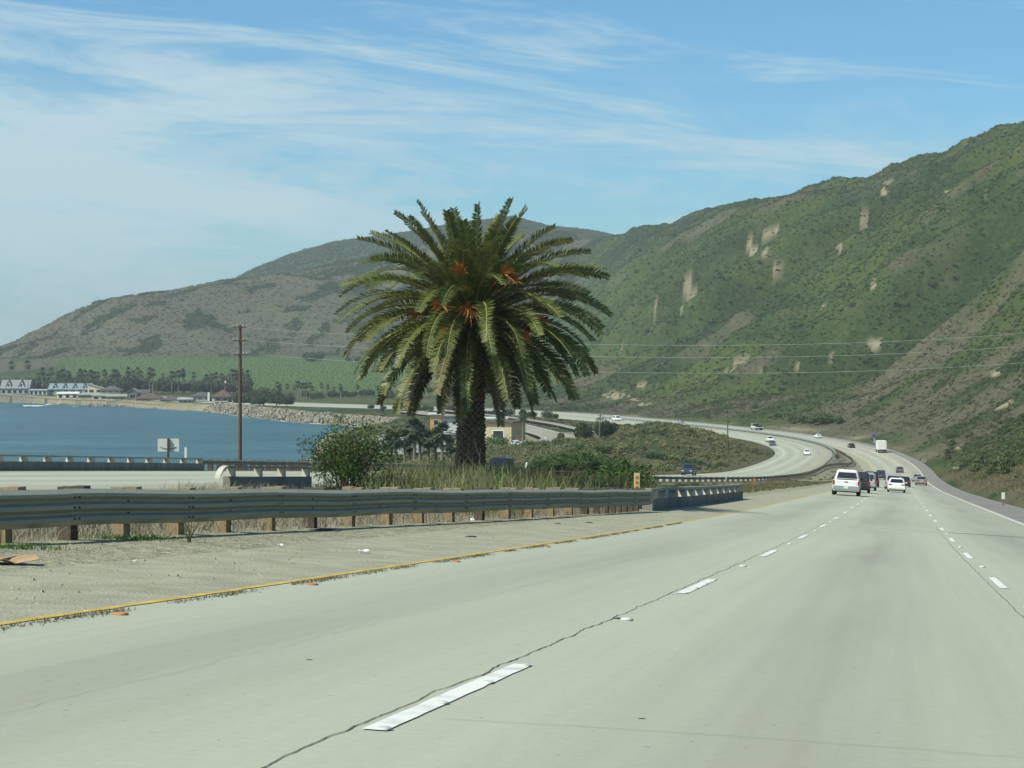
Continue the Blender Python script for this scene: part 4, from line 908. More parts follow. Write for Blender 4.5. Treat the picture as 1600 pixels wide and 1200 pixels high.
    ok = (I['u'] < I['uo'] - 1.6) & (bare < .4) & (grav < .4) & (I['cd'] > 9) & ~(rail_ & (Y > 600)) & (Y > 150) & ~((Y > 600) & (Y < 800) & (X < 12)); X, Y, Z = X[ok], Y[ok], Z[ok]; sz = (.3 + 1.5 * r.random(len(X)) ** 3.4) * (.45 + .55 * sstep(1.5, 12, (I['uo'] - I['u'])[ok])) 
    gg = fbm(X / 30, Y / 30, 3, 66); isg = gg + r.normal(0, .1, len(X)) > .22
    scatter('scrub', np.c_[X, Y, Z - .05][~isg], sz[~isg], P_SCRUB, 'olive brown scrub on the rise between the southbound lanes and the coast road', 4)
    P_GS = proto_coll('green_scrub', [(41, 170, .13, 10, .7), (42, 160, .14, 9, .7)], leaf_mat('green_scrub_leaf', (.028, .055, .014), (.085, .115, .032), .6))
    # low green plants in the median by the far bend
    X2, Y2, Z2, I2, r2 = sample(9000, 170, 800, -.05, .17, 13); k = (I2['u'] > I2['ui'] + 1.5) & (I2['u'] < NBL - 3.2); k &= (fbm(X2 / 14, Y2 / 14, 2, 5) > -.05)
    scatter('green_scrub', np.r_[np.c_[X, Y, Z - .05][isg], np.c_[X2, Y2, Z2 - .03][k]], np.r_[sz[isg] * 1.1, r2.uniform(.2, .55, k.sum())], P_GS, 'bright green low scrub patches beside the lanes', 5)
    # strip of green growth below the far bend of the road (orchard edge)
CR_Y = np.array([600, 630, 660, 690, 720, 760, 800, 850, 900, 960, 1040]); CR_X = np.array([-6, 3, 10, 15, 17.5, 15, 8.5, -1.5, -15, -38, -72.0])
hillside()
def blades(name, m, X, Y, H, W, lean, label, seed, bend=.35, parent=None):
    """thin grass blades / stalks, three faces each"""
    r = np.random.default_rng(seed); n = len(X); Z, _ = terrain(X, Y); B = np.c_[X, Y, Z - .03]; a = r.random(n) * 6.28; d = np.c_[np.cos(a), np.sin(a), np.zeros(n)] * (lean * r.random(n) * H)[:, None]
    yaw = r.normal(0, .6, n); w = np.c_[np.cos(yaw), np.sin(yaw), np.zeros(n)] * W[:, None]; up = np.c_[np.zeros(n), np.zeros(n), H]
    m1 = B + up * .5 + d * .3; tp = B + up * (1 - bend * r.random(n))[:, None] + d
    V = np.stack([B - w, B + w, m1 + w * .8, m1 - w * .8, tp + w * .15, tp - w * .15], 1).reshape(-1, 3); k = np.arange(n)[:, None] * 6
    Q = np.concatenate([k + np.array([[0, 1, 2, 3]]), k + np.array([[3, 2, 4, 5]])]); o = mesh_np(name, V, Q, m, parent, smooth=False); return tag(o, label, kind='stuff')
def uv_pts(n, D0, D1, u0, u1, seed, dens=None):
    r = np.random.default_rng(seed); D = D0 + (D1 - D0) * r.random(n); s = s_of_D(D); u = u0 + (u1 - u0) * r.random(n); p = ax_pt(s) + ax_n(s) * u[:, None]; X, Y = p[:, 0], p[:, 1]
    if dens is not None: k = dens(X, Y, r); X, Y = X[k], Y[k]
    return X, Y, r
def grasses():
    # tall green and straw coloured growth round the palm
    f = lambda X, Y, r: (fbm(X / 3.5, Y / 3.5, 3, 71) > -.22 + .3 * (r.random(len(X)) - .5)) & (800 + F * X / Y > 565) & (X > .26 * Y - 13.65 - 30)
    X, Y, r = uv_pts(21000, 52, 100, -22, -10.0, 31, f); k = 800 + F * X / Y < 1010; X, Y = X[k], Y[k]; n = len(X)
    blades('tall_grass', M_GREENB, X, Y, r.uniform(.4, 1.2, n), r.uniform(.010, .022, n), .45, 'tall green grass standing round the foot of the date palm', 1)
    X, Y, r = uv_pts(8000, 50, 100, -22, -9.9, 32, f); k = 800 + F * X / Y < 1015; X, Y = X[k], Y[k]; n = len(X)
    blades('dry_stalks', M_STRAW, X, Y, r.uniform(.4, 1.35, n), r.uniform(.006, .014, n), .5, 'pale dry stalks mixed into the tall median grass', 2)
    # brown twiggy weeds right behind the guardrail
    r = np.random.default_rng(33); n = 11000; Y = 18 + 52 * r.random(n) ** .8; off = .25 + 3.2 * r.random(n) ** 1.3; X = .26 * Y - 13.65 - off; k = fbm(X / 1.6, Y / 1.6, 3, 72) > -.25; X, Y = X[k], Y[k]; n = len(X)
    blades('dry_weeds', M_TWIG, X, Y, r.uniform(.08, .42, n), r.uniform(.003, .007, n), 1.6, 'tangled grey brown dry weeds under and behind the guardrail', 3)
    # green grass tufts at the foot of the posts
    r = np.random.default_rng(34); P = []
    for (px, D, w, n) in [(200, 30.4, .38, 420), (228, 31.0, .25, 160), (8, 26.0, .30, 330), (75, 26.4, .3, 50), (205, 32.0, .5, 200)]:
        c = (px - 800) / F * D; P.append(np.c_[c + r.normal(0, w, n), D + r.normal(0, w * .7, n)])
    P = np.concatenate(P); n = len(P); blades('grass_tufts', leaf_mat('fresh_blade', (.045, .10, .014), (.11, .20, .035), .5, .2, .3, .8), P[:, 0], P[:, 1], r.uniform(.03, .14, n), r.uniform(.004, .008, n), .9, 'fresh green grass tufts at the post feet on the gravel', 4)
    # reddish brown median grass past the bridge railing
    X, Y, r = uv_pts(13000, 96, 330, -19, -10.3, 35, lambda X, Y, r: (fbm(X / 6, Y / 9, 3, 73) > -.3) ); n = len(X)
    blades('median_grass', M_BROWNB, X, Y, r.uniform(.15, .55, n), r.uniform(.008, .02, n), .9, 'reddish brown dry grass in the median beyond the bridge railing', 5)
    X, Y, r = uv_pts(9000, 100, 330, -18, -9.9, 36, lambda X, Y, r: (fbm(X / 5, Y / 8, 3, 74) > .02)); n = len(X)
    blades('median_greens', M_GREENB, X, Y, r.uniform(.15, .45, n), r.uniform(.015, .03, n), .7, 'green weeds along the edge of the median strip', 6)
    # verge of the right shoulder and the seaward edge
    X, Y, r = uv_pts(20000, 100, 480, NBR + .7, NBR + 9, 37, lambda X, Y, r: fbm(X / 5, Y / 12, 3, 75) > -.3); n = len(X)
    blades('verge_grass', M_BROWNB, X, Y, r.uniform(.12, .5, n), r.uniform(.008, .022, n), .9, 'dry brown grass along the right hand shoulder below the hill', 7)
    r = np.random.default_rng(38); n = 9000; D = 100 + 300 * r.random(n); s = s_of_D(D); u = _uo(s) - 1.0 - 7 * r.random(n) ** 1.4; p = ax_pt(s) + ax_n(s) * u[:, None]
    k = fbm(p[:, 0] / 4, p[:, 1] / 8, 3, 76) > -.12; p = p[k]; n = len(p)
    blades('bank_grass', M_BROWNB, p[:, 0], p[:, 1], r.uniform(.2, .7, n), r.uniform(.01, .024, n), .8, 'brown grass on the bank beyond the seaward guardrail', 8)
    # weeds round the short concrete railing
    P = []
    for (px, D, w, n) in [(318, 92, .7, 260), (350, 93, .6, 200), (395, 95, 1.2, 420), (450, 97, 1.0, 300), (330, 92, 1.2, 180)]:
        c = (px - 800) / F * D; P.append(np.c_[c + r.normal(0, w, n), D + r.normal(0, .5, n)])
    P = np.concatenate(P); n = len(P); blades('railing_weeds', M_TWIG, P[:, 0], P[:, 1], r.uniform(.2, .75, n), r.uniform(.006, .012, n), .8, 'brown brushy weeds at the foot of the short concrete railing', 9)
grasses()
def bush(name, base, H, W, nst, nleaf, lsize, ml, mb_, label, group, seed, top=.55, lean=0.0, cat='bush', spread=1.0):
    """shrub grown from stems that fork; leaves gather at the twig ends"""
    rr = random.Random(seed); root = empty(name, base, label=label, cat=cat, group=group); st = MB(); tips = []
    for i in range(nst):
        a = rr.random() * 6.28; sp = rr.random() ** .6 * spread; d = Vector((math.cos(a) * sp * W * .5 + lean, math.sin(a) * sp * W * .5, H * rr.uniform(top, 1.0) * (1 - .25 * sp * sp)))
        P = [Vector((math.cos(a) * .04, math.sin(a) * .04, -.1))]
        for k in range(1, 5): t = k / 4; P.append(Vector((d.x * t ** 1.3, d.y * t ** 1.3, d.z * t)) + Vector((rr.gauss(0, .03), rr.gauss(0, .03), rr.gauss(0, .02))) * W)
        st.tube(P, [.017 * H / 2 * (1.15 - t) + .004 for t in (0, .25, .5, .75, 1)], 4)
        tips.append((P[-1], 1.0))
        for k in range(3):
            s = P[2].lerp(P[4], rr.random()); e = s + Vector((rr.gauss(0, .14) * W, rr.gauss(0, .14) * W, rr.uniform(.05, .22) * H)); st.tube([s, s.lerp(e, .5) + Vector((rr.gauss(0, .02), 0, .02)), e], [.009 * H / 2, .006 * H / 2, .003], 3); tips.append((e, .8))
    st.build('stems', mb_, root)
    r = np.random.default_rng(seed); T = np.array([tuple(t[0]) for t in tips]); k = r.integers(0, len(T), nleaf); q = r.normal(size=(nleaf, 3)); q = q / np.linalg.norm(q, axis=1)[:, None] * (r.random(nleaf) ** .45)[:, None] * np.array([W * .115, W * .115, H * .10]); p = T[k] + q - np.c_[np.zeros((nleaf, 2)), np.abs(r.normal(0, .025, nleaf)) * H]
    nrm = r.normal(size=(nleaf, 3)) + np.array([0, 0, .6]); nrm /= np.linalg.norm(nrm, axis=1)[:, None]; a = np.cross(nrm, r.normal(size=(nleaf, 3))); a /= np.linalg.norm(a, axis=1)[:, None]; b = np.cross(nrm, a); s = (lsize * r.uniform(.6, 1.4, nleaf))[:, None]
    V = np.stack([p - a * s, p + b * s * .4, p + a * s, p - b * s * .4], 1).reshape(-1, 3); mesh_np('foliage', V, np.arange(nleaf * 4).reshape(-1, 4), ml, root, smooth=False); return root
M_BARKB = mat('bush_stem', (.17, .13, .09), .95, .3, 6)
bush('bush', on_ground(544, 57.5, -.1), 2.55, 2.6, 34, 8600, .040, M_BUSH, M_BARKB, 'big dark green bush with fanned bare stems behind the guardrail', None, 3, .6, .12)
bush('bush', on_ground(505, 58.5, -.1), 1.0, .9, 18, 2200, .026, M_BUSH, M_BARK, 'small green bush low at the left foot of the big stemmed bush', None, 4, .5)
bush('bush', on_ground(612, 59, -.1), 1.25, 1.5, 30, 3000, .026, M_BUSH2, M_BARKP, 'sparse light green shrub between the big bush and the palm', None, 5, .5)
bush('bush', on_ground(652, 60, -.1), .85, 1.3, 24, 1800, .024, M_BUSH2, M_BARKP, 'low yellowish shrub nearest the left side of the palm trunk', None, 6, .5)
bush('bush', on_ground(690, 72, 0), .7, .9, 16, 900, .026, M_BUSH, M_BARK, 'dark green clump in the grass at the left foot of the palm', None, 7, .5)
# bare upright dead stalk in front of the palm
def dead_stalk(px, D, H, seed, label, m=M_BARKP, r0=.014):
    rr = random.Random(seed); root = tag(None or MB().tube([Vector((0, 0, -.1)), Vector((.01, 0, H * .4)), Vector((-.015, 0, H * .75)), Vector((0.01, 0, H))], [r0, r0 * .8, r0 * .55, r0 * .3], 5).build('dead_stalk', m, loc=on_ground(px, D)), label, 'dead plant')
    for k in range(7):
        z = H * rr.uniform(.3, .9); a = rr.uniform(-1, 1); s = rr.choice((-1, 1)); e = Vector((s * rr.uniform(.12, .42), a * .2, z + rr.uniform(.1, .5))); MB().tube([Vector((0, 0, z)), Vector((e.x * .5, e.y * .5, z + (e.z - z) * .35)), e], [.008, .006, .003], 4).build('twig', m, root)
dead_stalk(750, 58, 1.75, 5, 'tall bare dead stalk with side twigs in front of the palm trunk')
dead_stalk(566, 55.5, .78, 6, 'split pale dead stub leaning beside the big bush stems', r0=.03)
# small weed plant on the gravel verge
bush('weed_plant', on_ground(295, 30.2, -.02), .36, .42, 9, 90, .012, M_BUSH2, leaf_mat('weed_stem', (.09, .10, .045), (.16, .16, .08)), 'thin branching weed growing on the gravel in front of the guardrail', None, 9, .7, cat='weed')
# thicket: leafy bushes beyond the southbound lanes and a few dark ones in the median
_bp = bush('leafy_bush', (0, 0, 0), 3.0, 4.2, 26, 2600, .17, M_BUSH, M_BARK, 'rounded bright green bush in the thicket beyond the southbound lanes', 'bushes of the green thicket', 12, .35, cat='bush')
rr = random.Random(3); first = True; tbush = []
for (px, D, s) in [(845, 262, .85), (866, 268, 1.0), (888, 275, 1.1), (905, 285, 1.25), (925, 288, 1.2), (944, 292, 1.05), (880, 300, 1.1), (858, 290, .9), (960, 296, .85), (915, 320, 1.2), (940, 325, 1.15), (975, 305, .7), (832, 258, .6), (1000, 322, .55)]:
    o = _bp if first else copy_tree(_bp); first = False; o.location = on_ground(px, D, -.2); tbush.append((px, D, o)); o.rotation_euler = (0, 0, rr.random() * 6); o.scale = (s * .95, s * .95, s * rr.uniform(.75, 1.0))
ORD = ['first', 'second', 'third', 'fourth', 'fifth', 'sixth', 'seventh', 'eighth', 'ninth', 'tenth', 'eleventh', 'twelfth', 'thirteenth', 'fourteenth']
for i, (px, D, o) in enumerate(sorted(tbush, key=lambda q: q[0])): o['label'] = ('%s bush from the left in the bright green thicket beyond the southbound lanes' % ORD[i])
for k, (px, D, s) in enumerate([(1040, 362, .5), (1010, 352, .55), (1085, 405, .45), (990, 385, .65), (1125, 445, .45), (945, 425, .75), (905, 440, .7), (1050, 500, .5), (1100, 480, .5), (975, 470, .6), (1020, 430, .55), (960, 340, .6)]):
    o = copy_tree(_bp); o.location = on_ground(px, D, -.15); o.rotation_euler = (0, 0, k * 1.3); o.scale = (s * 1.2, s * 1.2, s * .75); o['label'] = 'low spreading green bush on the brown scrub rise above the southbound lanes'; o['group'] = 'green bushes on the scrub rise'
_bm = bush('dark_bush', (0, 0, 0), 1.3, 2.0, 26, 2600, .065, M_BUSH, M_BARK, 'dark dense bush in the median beside the orange dotted marker', 'dark bushes in the median', 14, .35)
first = True; dbush = []
for (px, D, s) in [(952, 96, 1.3), (972, 92, 1.35), (930, 100, 1.2), (905, 104, 1.0), (988, 90, 1.05), (880, 108, .9)]:
    o = _bm if first else copy_tree(_bm); first = False; o.location = on_ground(px, D, -.1); o.rotation_euler = (0, 0, rr.random() * 6); o.scale = (s, s, s); dbush.append((px, o))
for i, (px, o) in enumerate(sorted(dbush, key=lambda q: -q[0])): o['label'] = '%s dark median bush leftwards from the orange dotted marker' % ORD[i]
# --- trees
def round_tree_proto(name, H, W, seed, ml, label, cat='tree', group=None, n=1500, ls=.34, trunk=.25):
    rr_ = random.Random(seed); root = empty(name, (0, 0, 0), label=label, cat=cat, group=group); t = MB(); t.tube([(0, 0, -.4), (.05, 0, H * .3), (-.05, .05, H * .6)], [trunk, trunk * .75, trunk * .4], 6)
    for k in range(6): a = k * 1.05; e = Vector((math.cos(a) * W * .3, math.sin(a) * W * .3, H * rr_.uniform(.55, .8))); t.tube([(0, 0, H * .28), e * .6 + Vector((0, 0, H * .12)), e], [trunk * .5, trunk * .3, .04], 4)
    t.build('trunk', M_BARK, root); V, Q = leaf_cloud(seed, n, ls / W * 2, 14, .9, 1.0); V = V * np.array([W / 2, W / 2, H * .72]); V[:, 2] += H * .18; mesh_np('crown', V, Q, ml, root, smooth=False); return root
def fan_palm_proto(H, seed, label, group, cr=1.5, nf=34, tr=.19, skirt=True):
    rr_ = random.Random(seed); root = empty('fan_palm', (0, 0, 0), label=label, cat='palm tree', group=group)
    MB().tube([(0, 0, -.4), (.06, 0, H * .3), (0, .04, H * .7), (.02, 0, H)], [tr * 1.3, tr, tr * .85, tr * .8], 7).build('trunk', M_BARKP, root); mb = MB(); top = Vector((.02, 0, H))
    for i in range(nf):
        t = i / nf; az = i * 2.4; e = R(80 - 150 * t + rr_.uniform(-8, 8)); d = Vector((math.cos(e) * math.cos(az), math.cos(e) * math.sin(az), math.sin(e))); s = d.cross(Vector((0, 0, 1))); s = s.normalized() if s.length > .1 else Vector((1, 0, 0)); u_ = s.cross(d)
        c = top + d * cr * .45
        mb.add([top - s * .02, c - s * .02, c + s * .02, top + s * .02], [(0, 1, 2, 3)])
        for q in range(-4, 5):
            a = q * .30; dd = (d * math.cos(a) + s * math.sin(a)).normalized(); l = cr * .62 * (1 - .03 * q * q); tip = c + dd * l - Vector((0, 0, l * rr_.uniform(.1, .4))); n_ = u_.cross(dd).normalized() * .055 * cr; mid = c + dd * l * .55
            mb.add([c, mid - n_, tip, mid + n_], [(0, 1, 2, 3)])
    mb.build('crown', M_FAN, root)
    return root
def place(proto, lst, zf=on_ground, label=None):
    """first entry moves the prototype itself, the others are copies of it and of its parts"""
    out = []
    for i, (px, D, s) in enumerate(lst):
        o = proto if i == 0 else copy_tree(proto); o.location = on_ground(px, D, -.1); o.rotation_euler = (0, 0, rr.random() * 6.28); o.scale = (s * rr.uniform(.92, 1.1), s * rr.uniform(.92, 1.1), s); out.append(o)
    return out
# fan palms by the white buildings, about 330 m off
fp = fan_palm_proto(4.6, 3, 'fan palm with dark rounded head in the cluster left of the date palm trunk', 'fan palms beside the date palm trunk', 1.55)
for i, (px, o) in enumerate(sorted([(q.location.x / q.location.y, q) for q in place(fp, [(607, 335, .95), (619, 338, 1.05), (632, 345, 1.2), (648, 330, 1.35), (657, 352, 1.4), (669, 340, 1.1), (690, 330, 1.25), (699, 348, 1.05), (640, 342, .9), (681, 352, 1.3), (612, 352, 1.2), (704, 340, .9)])], key=lambda q: -q[0])): o['label'] = '%s fan palm leftwards from the date palm trunk' % ORD[i]
lp = fan_palm_proto(8.5, 8, 'lone slim palm at the right of the yellow building beside the coast road', None, 1.7, 30, .22); place(lp, [(817, 640, 1.25)])
sp_ = fan_palm_proto(9.5, 5, 'slim palm among the trees behind the beach houses', 'palms behind the beach houses', 2.0, 26, .25)
r = random.Random(14); L = [(18, 1560, 1.9), (43, 1540, 1.95)]
for k in range(62): L.append((60 + 330 * r.random(), 1375 + 100 * r.random(), r.uniform(1.1, 1.6)))
q__ = place(sp_, L)
q__[0]['label'] = 'left of the two tall palms above the tree line at the far left edge'; q__[1]['label'] = 'right of the two tall palms above the tree line at the far left edge'
sp2 = fan_palm_proto(8.0, 6, 'palm in the loose row inland of the rock shore', 'palms inland of the rock shore', 2.0, 24, .24)
L = [(430 + 265 * r.random(), 1230 + 60 * r.random(), r.uniform(.7, 1.15)) for k in range(40)]; place(sp2, L)
rt = round_tree_proto('broad_tree', 8.0, 9.5, 5, M_TREE, 'dark broad tree in the belt behind the beach houses', 'tree', 'dark trees behind the beach houses')
L = [(r.uniform(0, 385), 1385 + 90 * r.random(), r.uniform(1.2, 2.0)) for k in range(70)] + [(8 + 11 * k, 1490 + 20 * r.random(), r.uniform(1.3, 1.8)) for k in range(14)]; place(rt, L)
rt2 = round_tree_proto('round_tree', 10.0, 13.0, 6, M_TREE, 'massive dark tree right of the pagoda roofed house', 'tree', 'massive dark trees at the end of the seawall', n=2400)
for i, (px, o) in enumerate(sorted([(q.location.x / q.location.y, q) for q in place(rt2, [(392, 1128, 1.1), (412, 1112, 1.35), (432, 1100, 1.25), (448, 1092, .95), (374, 1140, .95), (405, 1098, .85)])], key=lambda q: q[0])): o['label'] = '%s massive dark tree counted from the pagoda roofed house towards the rocks' % ORD[i]
rt3 = round_tree_proto('round_tree', 7.0, 9.0, 7, M_TREE, 'dark tree on the inland side of the coastal road', 'tree', 'dark trees between the shore and the orchard')
L = [(r.uniform(440, 800), 1240 + 100 * r.random(), r.uniform(.6, 1.2)) for k in range(40)] + [(480, 1950, 1.7), (488, 1940, 1.4), (497, 1960, 1.5), (560, 1900, 1.2), (545, 1920, 1.0)]; L += [(None, s_, r.uniform(.35, .75)) for s_ in np.arange(s_of_D(930), s_of_D(1095), 5.0)]
L = [q if q[0] is not None else (lambda p: (800 + F * p.x / p.y, p.y, q[2]))(V3(sb(q[1], -r.uniform(3, 9)))) for q in L]
place(rt3, L)
ac = round_tree_proto('acacia_tree', 6.2, 8.0, 9, M_TREE, 'dense dark tree beside the slanted utility pole', None, n=3000, ls=.28); place(ac, [(946, 560, 1.05)])
ac2 = round_tree_proto('acacia_tree', 6.2, 6.0, 10, M_TREE, 'dark narrower tree standing left of the dense tree by the pole', None, n=2400, ls=.28); place(ac2, [(912, 575, 1.0)])
for (px, D, W, H, lb) in [(877, 700, 3.4, 3.4, 'small round shrub on the bank above the coast road'), (958, 800, 5.5, 2.9, 'dark low bush in front of the far road, left one'), (979, 790, 6.0, 3.4, 'dark broad bush right of the low bush below the far road'), (1072, 560, 6.2, 2.2, 'dark flat bush on top of the scrubby rise'), (1063, 470, 5.5, 2.4, 'olive bush in the middle of the scrubby rise'), (1000, 455, 3.6, 1.8, 'round olive bush low on the scrubby rise'), (787, 645, 9.0, 7.4, 'rounded green tree in front of the yellow building'), (770, 640, 7.0, 6.6, 'green tree touching the right edge of the palm trunk')]:
    o = round_tree_proto('shrub' if H < 4 else 'broad_tree', H, W, int(px), M_BUSH if D in (645, 640) else M_CHAP, lb, 'shrub' if H < 4 else 'tree', n=1300, ls=.26, trunk=.12); o.location = on_ground(px, D, -.2)
cy = round_tree_proto('cypress', 5.2, 2.1, 44, M_TREE, 'small dark oval cypress beside the road above the rocks', 'tree', n=700, ls=.22, trunk=.1); cy.location = on_ground(597, 1010, -.3); cy['category'] = 'tree'
# larger shrubs one can tell apart at the foot of the hill
_hs = round_tree_proto('hill_shrub', 1.5, 2.6, 51, M_CHAP, 'rounded dark shrub on the lower slope above the right shoulder', 'shrub', 'shrubs on the lower slope', n=700, ls=.15, trunk=.06)
L = []
q_ = np.random.default_rng(77)
while len(L) < 70:
    D = q_.uniform(170, 620); px = q_.uniform(1440, 1600); p = on_ground(px, D); s_, u_ = su_of(np.array([p.x]), np.array([p.y]))
    if u_[0] > NBR + 5: L.append((px, D, q_.uniform(.7, 1.5)))
place(_hs, L)
_hs2 = round_tree_proto('hill_tree', 5.0, 7.5, 52, M_CHAP, 'dark tree sized bush where the hill meets the far bend', 'bush', 'bushes along the far bend', n=1400, ls=.3, trunk=.12)
for i, (px, o) in enumerate(sorted([(q.location.x / q.location.y, q) for q in place(_hs2, [(1255, 790, .95), (1268, 785, 1.1), (1282, 775, 1.2), (1296, 770, 1.0), (1240, 800, .8), (1310, 760, .8), (1180, 880, .6), (1215, 830, .6)])], key=lambda q: q[0])): o['label'] = '%s dark bush from the left at the hill foot behind the far bend' % ORD[i]
# ------------------------------------------------------------------ houses on the shore
M_GLASS = mat('window_glass', (.020, .026, .032), .12, .3, .3, spec=.6)
M_WALLW = mat('white_wall', (.70, .71, .68), .8, .08, .6); M_WALLC = mat('cream_wall', (.58, .52, .40), .85, .1, .6); M_WALLG = mat('grey_wall', (.40, .42, .41), .85, .12, .6); M_WALLB = mat('brown_wall', (.20, .16, .125), .9, .15, .6)
M_WALLD = mat('dark_wall', (.105, .11, .11), .9, .2, .6); M_ROOFG = mat('grey_shingle', (.235, .255, .26), .9, .15, .7, stretch=(1, 1, 6)); M_ROOFB = mat('blue_grey_roof', (.20, .26, .285), .85, .15, .7); M_ROOFGR = mat('green_grey_roof', (.25, .285, .24), .9, .15, .7)
M_ROOFD = mat('dark_shingle', (.085, .085, .082), .9, .2, .7); M_ROOFBR = mat('brown_shingle', (.105, .072, .056), .9, .2, .7); M_ROOFW = mat('pale_roof', (.60, .62, .60), .8, .1, .7); M_YWALL = mat('yellow_stucco', (.52, .45, .29), .9, .08, .5); M_ORW = mat('ochre_stucco', (.52, .33, .13), .9, .08, .5)
def house(px0, px1, yb, yt, D, wall, roof, label, kind='gable', eave=.5, nwin=3, depth=11, rz=0.0, winh=.34, over=.5, dormers=0, chimney=None, deck=None, winw=.6, base_wall=None, stor=1):
    """walls from photo columns px0..px1 and rows yb (foot) .. yt (ridge); eave: share of the height that is wall"""
    w = (px1 - px0) / F * D; h = (yb - yt) / F * D; c = at((px0 + px1) / 2, yb, D); root = empty('beach_house', c, rz, label, 'house'); hw = h * eave; y1 = depth
    MB().box((0, y1 / 2, hw / 2 - 1.5), (w, depth, hw + 3)).build('wall', wall, root)
    z0 = hw + .003; o = over
    if kind == 'gable':      # ridge along the shore
        MB().loft([[Vector((x, -o, z0 - .1)), Vector((x, -o, z0 + .12)), Vector((x, y1 / 2, h + .12)), Vector((x, y1 + o, z0 + .12)), Vector((x, y1 + o, z0 - .1)), Vector((x, y1 / 2, h - .1))] for x in (-w / 2 - o, w / 2 + o)]).build('roof', roof, root)
        MB().prism([(-w / 2 + .02, .02, z0), (-w / 2 + .02, y1 - .02, z0), (-w / 2 + .02, y1 / 2, h - .15)], (0, 0, 0), (.25, 0, 0)).build('gable_end', wall, root); MB().prism([(w / 2 - .27, .02, z0), (w / 2 - .27, y1 - .02, z0), (w / 2 - .27, y1 / 2, h - .15)], (0, 0, 0), (.25, 0, 0)).build('gable_end', wall, root)
    elif kind == 'front':    # gable faces the sea
        MB().loft([[Vector((-w / 2 - o, y, z0 - .1)), Vector((-w / 2 - o, y, z0 + .15)), Vector((0, y, h + .15)), Vector((w / 2 + o, y, z0 + .15)), Vector((w / 2 + o, y, z0 - .1)), Vector((0, y, h - .12))] for y in (-o, y1 + o)]).build('roof', roof, root)
        MB().prism([(-w / 2, .02, z0), (w / 2, .02, z0), (0, .02, h - .15)], (0, 0, 0), (0, .3, 0)).build('gable_end', wall, root)
    elif kind == 'hip':
        rx = max(w / 2 - depth / 2, w * .12); a = [(-w / 2 - o, -o, z0), (w / 2 + o, -o, z0), (w / 2 + o, y1 + o, z0), (-w / 2 - o, y1 + o, z0), (-rx, y1 / 2, h), (rx, y1 / 2, h)]
        MB().add(a, [(0, 3, 2, 1), (0, 1, 5, 4), (1, 2, 5), (2, 3, 4, 5), (3, 0, 4)]).build('roof', roof, root)
    elif kind == 'mono':     # rises to the right or left
        zl, zr = (h, z0) if rz >= 0 else (z0, h); MB().loft([[Vector((-w / 2 - o, y, zl - .15)), Vector((-w / 2 - o, y, zl + .12)), Vector((w / 2 + o, y, zr + .12)), Vector((w / 2 + o, y, zr - .15))] for y in (-o, y1)]).build('roof', roof, root)
        MB().prism([(-w / 2, .02, z0 - .1), (w / 2, .02, z0 - .1), (w / 2, .02, zr - .16), (-w / 2, .02, zl - .16)][:4], (0, 0, 0), (0, .3, 0)).build('gable_end', wall, root)
    else:
        MB().box((0, y1 / 2, hw + (h - hw) / 2 + .003), (w + 2 * o, depth + 2 * o, h - hw)).build('roof', roof, root)
    for st in range(stor):
        for k in range(nwin):
            ww = w / nwin * winw; wh = hw / stor * winh * 1.6; x = -w / 2 + w * (k + .5) / nwin; z = hw / stor * (st + .48)
            fr = MB().box((x, -.03, z), (ww + .25, .10, wh + .25)).build('window', M_WALLW if wall is not M_WALLW else M_ROOFW, root); MB().box((x, -.075, z), (ww, .06, wh)).build('pane', M_GLASS, fr)
    for k in range(dormers):
        x = -w / 2 + w * (k + .6) / (dormers + .2); dw = w / dormers * .42; zb = hw + (h - hw) * .12; zt = h * .97; d0 = y1 * .05
        d_ = MB().prism([(x - dw / 2, d0, zb), (x + dw / 2, d0, zb), (x, d0, zt)], (0, 0, 0), (0, y1 * .42, 0)).build('dormer', M_WALLW, root); MB().box((x, d0 - .04, zb + (zt - zb) * .33), (dw * .32, .08, (zt - zb) * .36)).build('pane', M_GLASS, d_)
        MB().loft([[Vector((x - dw / 2 - .3, y, zb - .1)), Vector((x - dw / 2 - .3, y, zb + .15)), Vector((x, y, zt + .3)), Vector((x + dw / 2 + .3, y, zb + .15)), Vector((x + dw / 2 + .3, y, zb - .1)), Vector((x, y, zt + .02))] for y in (d0 - .3, y1 * .5)]).build('dormer_roof', roof, d_)
    if chimney: x, ch, cw = chimney; MB().box((x * w, -.35, ch * h / 2), (cw, .7, ch * h)).build('chimney', M_WALLW, root)
    if deck: MB().box((0, -1.6, deck * hw), (w * .92, 3.0, .25)).build('awning', M_ROOFW, root)
    return root
house(1, 45, 616.5, 594, 1385, M_WALLG, M_ROOFG, 'pale grey steep roofed house with a sharp white dormer at the left edge', 'gable', .42, 5, 13, dormers=2, winh=.3)
house(46, 73, 617.5, 608.5, 1362, M_WALLW, M_ROOFW, 'long low white house with dark windows right of the steep roofed one', 'flat', .85, 4, 9, winh=.4)
house(76, 141, 614, 599.5, 1370, M_WALLG, M_ROOFB, 'blue grey shingled house with a row of white dormer gables', 'gable', .38, 6, 13, dormers=4)
house(89, 122, 622.5, 612.5, 1318, M_WALLW, M_ROOFW, 'low white beach house with broad dark windows above the seawall', 'gable', .72, 3, 8, winh=.42, winw=.5)
house(123, 144, 622.5, 615, 1315, M_WALLD, M_ROOFGR, 'dark low wing attached right of the white beach house', 'gable', .7, 2, 8)
house(137, 160, 614.5, 599.5, 1360, M_WALLC, M_ROOFGR, 'cream house with a slanting single pitch roof', 'mono', .5, 2, 10, rz=.02)
house(144, 168, 625.5, 615.5, 1290, M_WALLC, M_ROOFGR, 'cream low house with green grey roof and a picture window', 'gable', .72, 2, 9, winh=.36)
